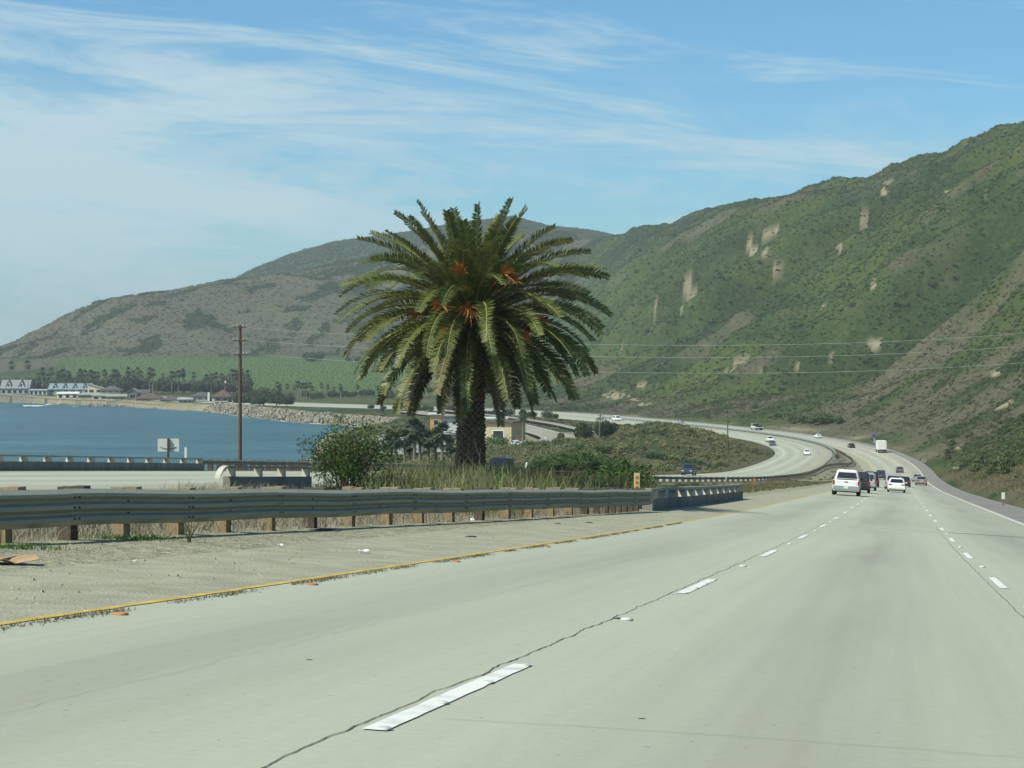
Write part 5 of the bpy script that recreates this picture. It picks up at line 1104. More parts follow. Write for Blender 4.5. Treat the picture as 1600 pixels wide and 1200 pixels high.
house(166, 203, 626.5, 616, 1286, M_WALLD, M_ROOFGR, 'long low dark house with green grey roof beside the cream one', 'gable', .66, 4, 9)
house(157, 188, 614.5, 603, 1350, M_WALLB, M_ROOFD, 'dark hip roofed house behind the low green roofs', 'hip', .45, 3, 11)
house(199, 215, 624, 607, 1275, M_WALLD, M_ROOFG, 'small dark cottage with a rounded grey gable', 'front', .62, 1, 9)
house(214, 232, 619, 609, 1310, M_WALLG, M_ROOFD, 'small grey house half hidden between the dark cottage and trees', 'gable', .5, 2, 9)
house(212, 252, 629, 614.5, 1250, M_WALLD, M_ROOFBR, 'long house with a dull brown hip roof above the patio wall', 'hip', .42, 5, 12)
house(250, 284, 630.5, 619, 1230, M_WALLD, M_ROOFD, 'low dark roofed house with posts left of the white awning', 'hip', .50, 4, 12)
house(279, 300, 632, 622, 1205, M_WALLG, M_ROOFW, 'small pavilion with a bright white flat awning roof', 'flat', .78, 3, 7, over=.8)
house(298, 327, 633, 612.5, 1208, M_WALLB, M_ROOFD, 'two storey brown house with tall white chimney', 'hip', .70, 3, 11, chimney=(.47, .98, 1.1), stor=2, deck=.46)
house(335, 358, 634.5, 610, 1190, M_WALLB, M_ROOFBR, 'brown house with a wide pagoda like roof and balcony', 'hip', .60, 2, 12, over=2.0, stor=2, deck=.5)
for q in [o for o in COL.objects if o.name.startswith('beach_house')][-1:]:
    mb = MB(); z = .605 * 24.5 / F * 1190; mb.tube([(1, 6, z + 3.4), (1.2, 6, z + 5.2), (1.2, 6, z + 7.5)], [.9, .5, .2], 6); mb.build('turret', M_ROOFBR, q); MB().box((1.2, 6, z + 8.2), (.8, .8, 1.3)).build('chimney_cap', M_WALLW, q)
house(505, 523, 580, 571, 1900, M_WALLC, M_ROOFBR, 'cream farmhouse with brown roof on the slope left of the palm', 'hip', .5, 3, 12)
house(501, 521, 589, 581, 1860, M_WALLC, M_ROOFGR, 'low tan farm building below the cream farmhouse', 'gable', .6, 2, 12)
house(527, 534, 586.5, 581.5, 1870, M_WALLW, M_ROOFW, 'tiny white shed on the slope at the palm frond tips', 'flat', .85, 1, 8)
house(940, 952, 655, 651, 960, M_WALLD, M_ROOFD, 'dark small hut beside the far road at the palm tips', 'gable', .6, 2, 6)
# seawalls: separate runs with their own finish
M_SEAW = mat('seawall_stone', (.23, .215, .17), .95, .3, .5); M_SEAWT = mat('seawall_tan', (.29, .255, .18), .95, .2, .5); M_SEAWP = mat('seawall_pale', (.60, .57, .47), .9, .1, .5); M_SEAWD = mat('seawall_dark', (.10, .10, .085), .95, .25, .5)
M_PLANK = M_WALLB
def seawall(px0, px1, y0a, y1a, y0b, y1b, D0, D1, m, label):
    a0, a1 = at(px0, y0a, D0), at(px0, y1a, D0); b0, b1 = at(px1, y0b, D1), at(px1, y1b, D1); dv = (b0 - a0); n = Vector((-dv.y, dv.x, 0)).normalized() * 14
    root = tag(MB().add([a0 - Vector((0, 0, 2)), b0 - Vector((0, 0, 2)), b1, a1, a0 + n - Vector((0, 0, 2)), b0 + n - Vector((0, 0, 2)), b1 + n, a1 + n], [(0, 1, 2, 3), (3, 2, 6, 7), (1, 5, 6, 2), (4, 0, 3, 7), (5, 4, 7, 6), (0, 4, 5, 1)]).build('seawall', m), label, 'seawall')
    e = (b1 - a1); MB().loft([[q + Vector((0, -.35, -.1)), q + Vector((0, -.35, .35)), q + Vector((0, .6, .35)), q + Vector((0, .6, -.1))] for q in (a1, b1)]).build('coping', M_SEAWT if m is not M_SEAWP else m, root); return root
seawall(-30, 15, 627, 615.5, 627.5, 618, 1352, 1338, M_SEAW, 'mossy dark seawall at the left picture edge')
seawall(15.2, 18.5, 626.5, 618, 626.5, 618.3, 1337, 1335, M_SEAWD, 'narrow black gap post in the dark seawall below the steep roof')
seawall(18.8, 53, 628, 618.2, 629, 620.6, 1334, 1319, M_SEAW, 'long dark seawall below the steep roofed and long white houses')
seawall(53.2, 70, 629.5, 620.5, 630, 622, 1317, 1308, M_SEAWT, 'tan seawall section with a black end post')
seawall(70.2, 73.8, 630, 622, 630, 622.5, 1307, 1305, M_SEAWD, 'second black post between the tan and pale seawall sections')
seawall(74, 119, 630.5, 622.4, 632, 624.6, 1304, 1284, M_SEAWT, 'tan seawall below the white beach house')
seawall(119.4, 126, 632, 624.8, 632, 624.8, 1283, 1280, M_SEAW, 'short grey rough seawall piece right of the white beach house')
seawall(126.3, 143, 631.5, 624.2, 632, 625, 1279, 1272, M_SEAWT, 'low tan wall before the dark wing')
seawall(143.4, 167, 633, 624.6, 634, 625.6, 1270, 1258, M_SEAWT, 'seawall under the cream low house')
seawall(167.4, 181, 633, 626.5, 633, 627, 1257, 1250, M_SEAW, 'grey seawall stub between the cream wall and the yellow wall')
seawall(181.4, 208, 634.5, 627.2, 636, 628.6, 1249, 1236, M_SEAWT, 'yellowish seawall with rocks below the long dark house')
seawall(208.5, 288, 636.5, 629.2, 642, 634.5, 1234, 1186, M_SEAWT, 'long stepped tan terrace wall below the brown hip roof')
seawall(288.4, 315, 641.5, 635.8, 642.5, 636.2, 1184, 1170, M_SEAWP, 'bright pale seawall below the two storey brown house')
seawall(315.4, 317.6, 643, 636, 643, 636, 1169, 1168, M_SEAWD, 'thin dark post at the end of the bright seawall')
seawall(318, 349, 643.5, 636, 645.5, 638.2, 1167, 1150, M_SEAWT, 'vertically planked tan seawall below the pagoda house')
seawall(349.5, 362, 645.5, 638.8, 646, 639, 1149, 1142, M_SEAW, 'last grey seawall stub before the rocks')
# rock revetment and boulders on the beach
def rocks():
    r = np.random.default_rng(4); base = []; ico = MB(); V = []; Q = []
    def ro(p, s):
        n = 6; ang = np.sort(r.random(n)) * 6.28; top = []; 
        lo = [(p[0] + math.cos(a) * s * r.uniform(.8, 1.2), p[1] + math.sin(a) * s * r.uniform(.8, 1.2), p[2] - s * .5) for a in ang]; hi = [(p[0] + math.cos(a + .3) * s * r.uniform(.3, .8), p[1] + math.sin(a + .3) * s * r.uniform(.3, .8), p[2] + s * r.uniform(.3, .8)) for a in ang]
        i = len(V); V.extend(lo + hi + [(p[0], p[1], p[2] + s * .75)]); 
        for k in range(n): Q.append((i + k, i + (k + 1) % n, i + n + (k + 1) % n, i + n + k)); Q.append((i + n + k, i + n + (k + 1) % n, i + 2 * n, i + 2 * n))
    shp = _SHP; k0 = np.argmin(np.hypot(shp[:, 0] + 58, shp[:, 1] - 890)); k1 = np.argmin(np.hypot(shp[:, 0] + 160, shp[:, 1] - 1150))
    n = 2600; t = k0 + (k1 - k0) * r.random(n); i = t.astype(int); P = shp[i] + (shp[i + 1] - shp[i]) * (t - i)[:, None]; nn = np.c_[_sd[i, 1], -_sd[i, 0]]; off = r.uniform(-1.5, 9.5, n); P = P + nn * off[:, None]; Z, _ = terrain(P[:, 0], P[:, 1])
    for q in range(n): ro((P[q, 0], P[q, 1], Z[q] + .25), r.uniform(.45, 1.35))
    for (px, y, D, c) in [(150, 633, 1262, 40), (160, 634, 1258, 30), (185, 635.5, 1243, 30), (215, 637, 1232, 40), (240, 639, 1216, 40), (300, 644, 1172, 30), (330, 646.5, 1155, 40), (95, 632, 1292, 20), (345, 647, 1146, 30)]:
        for k in range(c): p = at(px + r.normal(0, 7), y + r.normal(0, .6), D - r.uniform(0, 6)); ro(tuple(p), r.uniform(.4, 1.1))
    m = MB(); m.v = V; m.f = [tuple(dict.fromkeys(f)) for f in Q]; m.m = [0] * len(m.f)
    tag(m.build('rocks', mat('shore_rock', (.15, .14, .105), .95, .3, .35, coords='World', col2=(.38, .345, .27))), 'pale tumbled boulders of the rock shore wall along the bay', kind='stuff')
rocks()
def foam():
    r = np.random.default_rng(5); mb = MB(); shp = _SHP
    for k in range(120):
        i = int(r.uniform(np.argmin(np.abs(shp[:, 1] - 900)), len(shp) * .62)); p = shp[i]; q = shp[min(i + int(r.uniform(1, 4)), len(shp) - 1)]; o = np.array([_sd[i, 1], -_sd[i, 0]]) * -r.uniform(1.5, 5); w = np.array([_sd[i, 1], -_sd[i, 0]]) * -r.uniform(.5, 2.2)
        mb.add([(*(p + o), SEA + .05), (*(q + o * 1.1), SEA + .05), (*(q + o + w * .3), SEA + .05), (*(p + (q - p) * .5 + o + w), SEA + .06), (*(p + o + w * .4), SEA + .05)], [(0, 1, 2, 3, 4)])
    for (px0, px1, y, h) in [(16, 32, 627.2, 1.2), (47, 54, 629.6, .8), (22, 64, 633.6, 1.6), (62, 86, 631.6, .9), (6, 12, 625.5, 1), (40, 62, 634.6, .8), (110, 122, 635.4, .4)]:
        D0 = 34 * F / (y - HOR); D1 = 34 * F / (y + h - HOR); n = 9; up = []; lo = []
        for k in range(n + 1): x = px0 + (px1 - px0) * k / n; e = math.sin(k / n * math.pi); up.append(((x - 800) / F * D0, D0 + r.normal(0, 1.2), SEA + .12)); lo.append(((x - 800) / F * D1, D0 + (D1 - D0) * e + r.normal(0, 1), SEA + .12))
        for k in range(n): mb.add([lo[k], lo[k + 1], up[k + 1], up[k]], [(0, 1, 2, 3)])
    tag(mb.build('sea_foam', mat('foam', (.72, .76, .76), .8, .1, .3)), 'white foam of small breaking waves along the seawall', kind='stuff')
foam()
# ------------------------------------------------------------------ coast road, railway bed and the buildings beside them
Yc = np.arange(604, 1000, 6.0); Xc = np.interp(Yc, CR_Y, CR_X); Xc = np.convolve(np.pad(Xc, 6, mode='edge'), np.ones(13) / 13, 'valid')
def strip_xy(name, X, Y, w, m, dz, parent=None, kind='structure', n=5, off=0.0, lvl=1.0):
    t = np.gradient(np.c_[X, Y], axis=0); t /= np.hypot(t[:, 0], t[:, 1])[:, None]; nn = np.c_[t[:, 1], -t[:, 0]]; Zc, _ = terrain(X, Y); Zc = np.convolve(np.pad(Zc, 8, mode='edge'), np.ones(17) / 17, 'valid'); V = []
    for k in np.linspace(-w / 2, w / 2, n): V.append(np.c_[X + nn[:, 0] * (k + off), Y + nn[:, 1] * (k + off), Zc + dz])
    V = np.stack(V, 1).reshape(-1, 3); r = np.arange(len(X) - 1); Q = np.concatenate([np.c_[r * n + j, r * n + j + 1, (r + 1) * n + j + 1, (r + 1) * n + j] for j in range(n - 1)]); o = mesh_np(name, V, Q, m, parent); return tag(o, kind=kind) if kind else o
cr = strip_xy('coast_road', Xc, Yc, 12.5, mat('coast_road_asphalt', (.27, .255, .205), .9, .15, .15, coords='World'), .75)
for q, mm in ((-4.6, M_WHITE), (4.9, M_WHITE), (0, M_YEL)): strip_xy('edge_line', Xc, Yc, .22, mm, .765, cr, None, 2, off=q)
strip_xy('railway_bed', Xc, Yc, 4.2, mat('ballast', (.36, .345, .30), .95, .2, .4, coords='World'), 1.25, off=16)
rb = tag(strip_xy('railway_track', Xc, Yc, .25, M_RUST, 1.42, None, None, 2, off=15.2), 'rusty railway rails on pale ballast beside the coast road', 'railway'); strip_xy('rail', Xc, Yc, .25, M_RUST, 1.42, rb, None, 2, off=16.8)
Y2 = np.arange(430, 640, 6.0); X2 = (np.interp(Y2, [430, 520, 560, 640], [38, 27, 25.5, 30.5]))
tag(MB().box((0, 0, .1), (1, 1, .2)).build('parking_lot', mat('lot_asphalt', (.24, .225, .19), .95, .2, .3, coords='World')), kind='structure')
_pl = COL.objects['parking_lot']; _pl.location = (3, 648, -30.6); _pl.scale = (30, 46, 1)
def block(px0, px1, yb, yt, D, depth, wall, roof, label, name='building', rz=0.0, nw=3, over=.8, rt=.5, stor=1):
    w = (px1 - px0) / F * D; h = (yb - yt) / F * D; root = empty(name, at((px0 + px1) / 2, yb, D), rz, label, 'building'); MB().box((0, depth / 2, h / 2 - 1), (w, depth, h + 2)).build('wall', wall, root); MB().box((0, depth / 2, h + rt / 2 + .003), (w + 2 * over, depth + 2 * over, rt)).build('roof', roof, root)
    for st in range(stor):
        for k in range(nw):
            x = -w / 2 + w * (k + .5) / nw; z = h * (st + .5) / stor; fr = MB().box((x, -.03, z), (w / nw * .45, .1, h / stor * .4)).build('window', M_WALLW, root); MB().box((x, -.08, z), (w / nw * .38, .06, h / stor * .32)).build('pane', M_GLASS, fr)
    return root
b = block(757, 800, 697, 661, 695, 16, M_YWALL, M_ROOFBR, 'yellow two storey building with flat brown roof beside the coast road', nw=1, rz=-.30, stor=1)
block(748, 790, 684, 655, 735, 10, M_WALLG, M_ROOFW, 'white flat roofed building behind the yellow one', nw=4)
block(672, 690, 672, 648, 760, 9, M_ORW, M_ROOFW, 'ochre walled building with white roof left of the palm trunk', nw=1)
block(690, 716, 668, 653, 775, 9, M_WALLW, M_ROOFD, 'white building partly hidden behind the palm trunk', nw=2)
block(805, 819, 694, 683, 672, 4, M_ORW, M_ROOFBR, 'small orange kiosk at the edge of the parking lot', 'kiosk', nw=1, over=.4)
block(681, 702, 694, 678, 540, 3, M_WALLW, M_ROOFW, 'white trailer with blank side among the palm trunks', 'trailer', nw=2, over=.1)
block(592, 632, 697, 687.5, 520, 4, M_WALLW, M_ROOFW, 'long low white trailer right of the big bush', 'trailer', nw=3, over=.15)
block(634, 660, 695, 676, 545, 5, M_WALLG, M_ROOFD, 'grey low building behind the palm trunks', nw=2)
# low wall along the railway
# ------------------------------------------------------------------ vehicles
def paint(name, c, metal=.0, rough=.32): return mat('paint_' + name, c, rough, .05, 2, spec=.5, coat=.4, metal=metal)
P_WHITE = paint('white', (.78, .79, .78)); P_SILV = paint('silver', (.42, .44, .45), .4); P_BLUE = paint('blue', (.030, .050, .085)); P_BLK = paint('black', (.018, .020, .022)); P_GREEN = paint('dark_green', (.022, .036, .034)); P_MAR = paint('maroon', (.26, .22, .20)); P_GREY = paint('grey', (.13, .14, .15), .3)
M_TYRE = mat('tyre', (.018, .018, .018), .9, .2, 9); M_RIM = mat('rim', (.40, .41, .42), .35, .1, 9, metal=.8); M_RED = mat('tail_light', (.32, .012, .012), .25, .2, 9); M_HEAD = mat('head_light', (.72, .74, .75), .15, .1, 9); M_AMB = mat('amber_lens', (.45, .17, .03), .3, .1, 9)
M_BLKP = mat('black_plastic', (.02, .02, .021), .7, .2, 9); M_CHROME = mat('bright_bumper', (.50, .52, .53), .25, .1, 9, metal=.8); M_PLATE = mat('license_plate', (.70, .71, .69), .6, .05, 9); M_CARGL = mat('car_glass', (.015, .020, .024), .06, .2, 1, spec=.7)
M_UNDER = mat('underbody', (.012, .012, .012), .95, .1, 9)
KINDS_ = {   # length, width, height, wheel radius, wheelbase, profile (x from rear, z): hood / glass line
 'sedan': dict(L=4.6, W=1.77, H=1.43, r=.32, wb=2.68, belt=.93, g=(.55, .98, 2.55, 3.45), rear=(.95, .50), front=.72, tw=.76),
 'suv': dict(L=4.8, W=1.88, H=1.82, r=.37, wb=2.75, belt=1.08, g=(.06, .28, 3.05, 3.70), rear=(1.05, .52), front=.95, tw=.80),
 'pickup': dict(L=5.8, W=2.02, H=1.93, r=.40, wb=3.7, belt=1.22, g=(2.30, 2.42, 3.72, 4.40), rear=(1.18, .62), front=1.05, tw=.72),
 'minivan': dict(L=4.9, W=1.95, H=1.76, r=.34, wb=2.95, belt=1.02, g=(.05, .34, 3.3, 4.15), rear=(1.02, .48), front=.82, tw=.80)}
def car(kind, body, label, extra=None, group=None, cat='car', topper=False, bumper=None):
    k = KINDS_[kind]; L, W, H, r, wb = k['L'], k['W'], k['H'], k['r'], k['wb']; belt = k['belt']; gx = k['g']; hw = W / 2; z0 = .24 + (.10 if kind in ('suv', 'pickup') else 0)
    root = empty({'sedan': 'sedan_car', 'suv': 'suv_car', 'pickup': 'pickup_truck', 'minivan': 'minivan'}[kind], label=label, cat=cat, group=group)
    X0 = -L / 2      # y from rear (0) to front (L) -> local y = y - L/2
    def sec(y, zt, w, sh=.9): 
        return [Vector((-w * .93, y + X0, z0)), Vector((-w, y + X0, z0 + .22)), Vector((-w, y + X0, z0 + (zt - z0) * .72)), Vector((-w * sh, y + X0, zt)), Vector((w * sh, y + X0, zt)), Vector((w, y + X0, z0 + (zt - z0) * .72)), Vector((w, y + X0, z0 + .22)), Vector((w * .93, y + X0, z0))]
    hd = k['front']; mb = MB(); rearz = k['rear'][0]
    st = [(0.0, rearz * .86, hw * .90), (.07, rearz * .97, hw * .96), (.35, rearz, hw), (gx[0] + .05, belt, hw), (L * .5, belt, hw), (gx[3], belt * .99, hw), (gx[3] + (L - gx[3]) * .5, hd + (belt - hd) * .35, hw * .99), (L - .16, hd * .95, hw * .95), (L, hd * .78, hw * .88)]
    st.sort(); mb.loft([sec(*q) for q in st]); mb.build('body', body, root, smooth=False)
    # cabin
    tw = k['tw']; cab = MB(); b = .012
    def ring(z, y0, y1, w, e=.10): return [Vector((-w, y0 + e + X0, z)), Vector((-w + e, y0 + X0, z)), Vector((w - e, y0 + X0, z)), Vector((w, y0 + e + X0, z)), Vector((w, y1 - e + X0, z)), Vector((w - e, y1 + X0, z)), Vector((-w + e, y1 + X0, z)), Vector((-w, y1 - e + X0, z))]
    wB, wT = hw * .91, hw * tw; cab.loft([ring(belt - .03, gx[0], gx[3], wB), ring(H - .09, gx[1] - .02, gx[2] + .06, wT + .02), ring(H, gx[1] + .16, gx[2] - .16, wT - .12)]); cab.build('cabin', body, root)
    # glass panels just proud of the cabin
    def panel(name, q, off):
        n = (q[1] - q[0]).cross(q[3] - q[0]).normalized(); c = sum(q, Vector()) / 4
        if n.dot(c - Vector((0, (gx[0] + gx[3]) / 2 + X0, belt + .2))) < 0: n = -n
        MB().prism([p + n * off for p in q], (0, 0, 0), n * .012).build(name, M_CARGL, root)
    def cp(f, y0, y1, z, w): return None
    def P(x, t, end):   # point on rear/front glass plane; t 0 belt .. 1 roof
        y = gx[0] + (gx[1] - gx[0]) * t if end == 0 else gx[3] + (gx[2] + .04 - gx[3]) * t; return Vector((x * (wB + (wT - wB) * t - .13), y + X0, belt - .03 + (H - .09 - belt + .03) * t))
    for e, nm in ((0, 'rear_window'), (1, 'windshield')): panel(nm, [P(-1, .12, e), P(1, .12, e), P(1, .92, e), P(-1, .92, e)], .004)
    for s in (-1, 1):
        def Q(y, t): return Vector((s * (wB + (wT + .02 - wB) * t), y + X0, belt - .03 + (H - .09 - belt + .03) * t))
        m_ = (gx[0] + gx[3]) / 2 + .1
        for (a0, a1, b0, b1) in ((gx[0] + .22, m_ - .05, gx[1] + .22, m_ - .03), (m_ + .05, gx[3] - .30, m_ + .03, gx[2] - .12)): panel('side_window', [Q(a0, .14), Q(a1, .14), Q(b1, .88), Q(b0, .88)], .004)
    # wheels
    for s in (-1, 1):
        for yc in ((L - wb) * .52, (L - wb) * .52 + wb):
            mb = MB(); t = .22 if kind != 'pickup' else .26; cx = s * (hw - t / 2 + .012); mb.tube([(cx - t / 2, yc + X0, r), (cx - t / 2 + .03, yc + X0, r), (cx + t / 2 - .03, yc + X0, r), (cx + t / 2, yc + X0, r)], [r * .9, r, r, r * .9], 14); w_ = mb.build('wheel', M_TYRE, root)
            MB().tube([(cx + s * (t / 2 - .01), yc + X0, r), (cx + s * (t / 2 + .012), yc + X0, r)], [r * .62, r * .52], 10).build('rim', M_RIM, w_)
    MB().box((0, 0, z0 + .02), (W * .84, L * .90, .22)).build('underbody', M_UNDER, root)
    # lights, bumpers, plate
    rz_ = k['rear']
    for s in (-1, 1):
        if kind in ('suv', 'pickup', 'minivan'): MB().box((s * (hw - .10), X0 + .03, rearz * .80), (.13, .10, .32)).build('tail_light', M_RED, root)
        else: MB().box((s * (hw - .26), X0 + .035, rearz * .80), (.34, .09, .13)).build('tail_light', M_RED, root)
        MB().box((s * (hw - .30), -X0 - .055, hd * .74), (.36, .14, .15)).build('head_light', M_HEAD, root)
        MB().box((s * (hw + .07), gx[3] - .42 + X0, belt + .06), (.16, .10, .13)).build('mirror', body if kind == 'sedan' else M_BLKP, root)
    bm = bumper or body
    MB().box((0, X0 - .015, z0 + .25), (W * .93, .17, .22 if kind != 'pickup' else .25)).build('bumper', bm, root); MB().box((0, -X0 + .01, z0 + .2), (W * .90, .16, .24)).build('bumper', bm, root)
    MB().box((0, X0 - .09 if kind in ('pickup',) else X0 - .004, rearz * .62 if kind != 'pickup' else z0 + .27), (.31, .03, .15)).build('license_plate', M_PLATE, root)
    MB().box((0, -X0 + .03, hd * .60), (W * .5, .07, .14)).build('grille', M_BLKP, root)
    if kind == 'pickup':
        MB().box((0, X0 + 1.2, belt + .004), (W * .74, 2.0, .01)).build('bed_dark_sheet', M_BLKP, root); MB().box((0, X0 - .005, rearz * .74), (W * .72, .05, .42)).build('tailgate', body, root); MB().box((0, X0 - .04, rearz * .86), (.24, .04, .06)).build('tailgate_handle', M_BLKP, root)  # flat black sheet on the closed top: the open bed's shade put into colour
    if topper:   # fibreglass shell over the bed, same paint, dark rear glass
        t = MB(); t.loft([ring(belt - .02, .06, 2.34, hw * .93), ring(H - .06, .20, 2.36, hw * .74), ring(H - .01, .34, 2.26, hw * .62)]); sh = t.build('bed_shell', body, root)
        q = [Vector((-hw * .80, .085 + X0, belt + .07)), Vector((hw * .80, .085 + X0, belt + .07)), Vector((hw * .64, .185 + X0, H - .12)), Vector((-hw * .64, .185 + X0, H - .12))]; MB().prism([p + Vector((0, -.012, 0)) for p in q], (0, 0, 0), (0, -.012, 0)).build('rear_glass', M_CARGL, sh)
        MB().box((0, X0 - .01, rearz * .92), (.26, .05, .06)).build('tailgate_handle', M_BLKP, root)
    return root
def repaint(c, m):
    for ch in c.children:
        for i, sl in enumerate(ch.material_slots):
            if ch.name.startswith(('body', 'cabin', 'bumper', 'mirror')) and sl.material and sl.material.name.startswith('paint_'): sl.link = 'OBJECT'; sl.material = m
    return c
def put(c, p, rz): c.location = p; c.rotation_euler = (0, 0, rz); return c
def nb_put(c, D, u): 
    p = nbp(D, u, .006); q = nbp(D + 3, u, .006); v = q - p; c.location = p; c.rotation_euler = (math.atan2(v.z, math.hypot(v.x, v.y)), -float(_cs(s_of_D(D))) * -1 * -1, math.atan2(-v.x, v.y)); return c
def sb_put(c, D, v_):
    p = sbp(D, v_, .006); q = sbp(D - 3, v_, .006); v = q - p; c.location = p; c.rotation_euler = (math.atan2(v.z, math.hypot(v.x, v.y)), 0, math.atan2(-v.x, v.y)); return c
pk = nb_put(car('pickup', P_WHITE, 'white pickup truck with wide dark rear window, nearest vehicle in the left lane', topper=False, cat='pickup truck', bumper=M_CHROME), 158, -3.95)
sed = nb_put(car('sedan', P_WHITE, 'white sedan with red tail lights, nearest car in the centre lane'), 212, -.35)
van = nb_put(car('minivan', P_SILV, 'silver minivan directly ahead of the nearest white sedan', cat='minivan'), 245, -.75)
suv = nb_put(car('suv', P_BLK, 'dark blue black suv tucked behind the right side of the white pickup', cat='suv'), 186, -3.55)
s2 = nb_put(repaint(copy_tree(suv), P_SILV), 213, -3.30); s2['label'] = 'silver suv second in the queue ahead of the white pickup'
s3 = nb_put(repaint(copy_tree(suv), P_BLK), 262, -3.55); s3['label'] = 'black boxy suv third in the queue ahead of the white pickup'; s3.scale = (1.05, 1, 1.05)
s4 = nb_put(repaint(copy_tree(suv), P_BLUE), 405, -3.6); s4['label'] = 'dark blue suv alone farther down the left lane before the bend'
c5 = nb_put(repaint(copy_tree(sed), P_BLK), 290, .55); c5['label'] = 'dark car mostly hidden ahead of the silver minivan'
c6 = nb_put(repaint(copy_tree(sed), P_GREY), 500, .2); c6['label'] = 'dark grey sedan far ahead in the centre lane between dashed lines'
c7 = nb_put(repaint(copy_tree(sed), P_SILV), 385, 3.1); c7['label'] = 'pale silver sedan in the right lane beside the white edge line'
c8 = nb_put(repaint(copy_tree(sed), P_MAR), 330, 3.25); c8['label'] = 'brownish sedan just behind the pale silver one in the right lane'
def truck(kind, label, cat):
    root = empty('box_truck' if kind == 'box' else 'flatbed_truck', label=label, cat=cat)
    MB().box((0, 2.6, 1.45), (2.1, 1.9, 1.7), taper=.92).build('cab', P_WHITE, root); MB().box((0, 3.56, 1.85), (1.75, .06, .65)).build('windshield', M_CARGL, root); MB().box((0, 3.75, .95), (1.9, .9, .75)).build('hood', P_WHITE, root)
    for s in (-1, 1): MB().box((s * 1.03, 2.75, 1.85), (.05, .8, .55)).build('side_window', M_CARGL, root)
    MB().box((0, 0, .72), (1.0, 7.4, .25)).build('chassis', M_BLKP, root)
    for s in (-1, 1):
        for y in (-1.6, -2.5, 3.1) if kind != 'box' else (-1.9, 3.1): 
            w_ = MB().tube([(s * .80, y, .48), (s * 1.12, y, .48)], .48, 14).build('wheel', M_TYRE, root); MB().tube([(s * 1.11, y, .48), (s * 1.14, y, .48)], [.26, .22], 8).build('rim', M_RIM, w_)
    if kind == 'box':
        b = MB().box((0, -1.0, 2.25), (2.45, 5.4, 2.55)).build('cargo_box', M_WALLW, root); MB().box((0, -3.72, 2.2), (2.2, .05, 2.3)).build('rear_door', P_WHITE, root); MB().box((0, -3.75, .70), (2.3, .15, .2)).build('bumper', M_BLKP, root)
        for s in (-1, 1): MB().box((s * 1.0, -3.76, .86), (.22, .06, .12)).build('tail_light', M_RED, root)
    else:
        MB().box((0, -1.1, 1.05), (2.35, 5.8, .22)).build('bed', P_WHITE, root); MB().box((0, 1.75, 1.7), (2.2, .12, 1.2)).build('head_board', M_BLKP, root)
        for y in (-.4, -1.4, -2.4, -3.2): MB().box((.1 * math.sin(y * 7), y, 1.45 + .12 * math.cos(y * 5)), (1.5, .5, .55)).build('load', M_BLKP, root)
    return root
nb_put(truck('box', 'white box truck in the right lane entering the far left bend', 'box truck'), 628, 3.0)
nb_put(truck('flatbed', 'white flatbed truck carrying dark machinery on the far bend', 'flatbed truck'), 795, 2.6)
c9 = nb_put(repaint(copy_tree(sed), P_BLK), 660, -1.0); c9['label'] = 'dark sedan on the far bend left of the box truck'
c10 = nb_put(copy_tree(sed), 726, 3.0); c10['label'] = 'white sedan on the far bend between the flatbed and the dark sedan'
c11 = nb_put(repaint(copy_tree(sed), P_SILV), 866, -1.5); c11['label'] = 'silver car beyond the flatbed where the road nearly vanishes'
c12 = put(copy_tree(van), sbp(890, 9.5, .006) + Vector((0, 0, .0)), head(890) + math.pi); repaint(c12, P_WHITE); c12['label'] = 'white van approaching on the far southbound lanes beside the silver car'; c12.scale = (1.25, 1.1, 1.25)
# southbound
q1 = sb_put(repaint(copy_tree(suv), P_BLUE), 318, 2.6); q1['label'] = 'dark blue suv approaching with bright headlights on the southbound lanes'
q2 = sb_put(copy_tree(sed), 545, 8.7); q2['label'] = 'white sedan approaching in the middle of the southbound bend'
q3 = sb_put(repaint(copy_tree(pk), P_WHITE), 668, 4.5); q3['label'] = 'white pickup approaching at the top of the southbound bend'
q4 = sb_put(repaint(copy_tree(sed), P_GREY), 640, 2.0); q4['label'] = 'dark car just in front of the approaching white pickup at the scrub edge'
q5 = sb_put(repaint(copy_tree(suv), P_BLK), 192, 7.7); q5['label'] = 'dark car half hidden by grass right of the palm trunk'
# parked by the coast road
for (proto, px, D, rz, pt, lb) in [(van, 805, 660, .3, P_WHITE, 'white van parked beside the orange kiosk'), (sed, 818, 668, 1.2, P_WHITE, 'white car parked in the middle of the coast road lot'), (pk, 822, 652, 1.35, P_WHITE, 'white pickup parked broadside in the coast road lot'), (sed, 834, 655, .15, P_WHITE, 'white car parked at the roadside end of the coast road lot'), (suv, 812, 676, .2, P_BLK, 'black suv parked behind the white pickup in the lot'), (sed, 791, 650, .9, P_SILV, 'small pale car parked under the green tree by the yellow building')]:
    c = put(repaint(copy_tree(proto), pt), on_ground(px, D, 0), rz); c.location.z = max(c.location.z, -30.6 + .2); c['label'] = lb
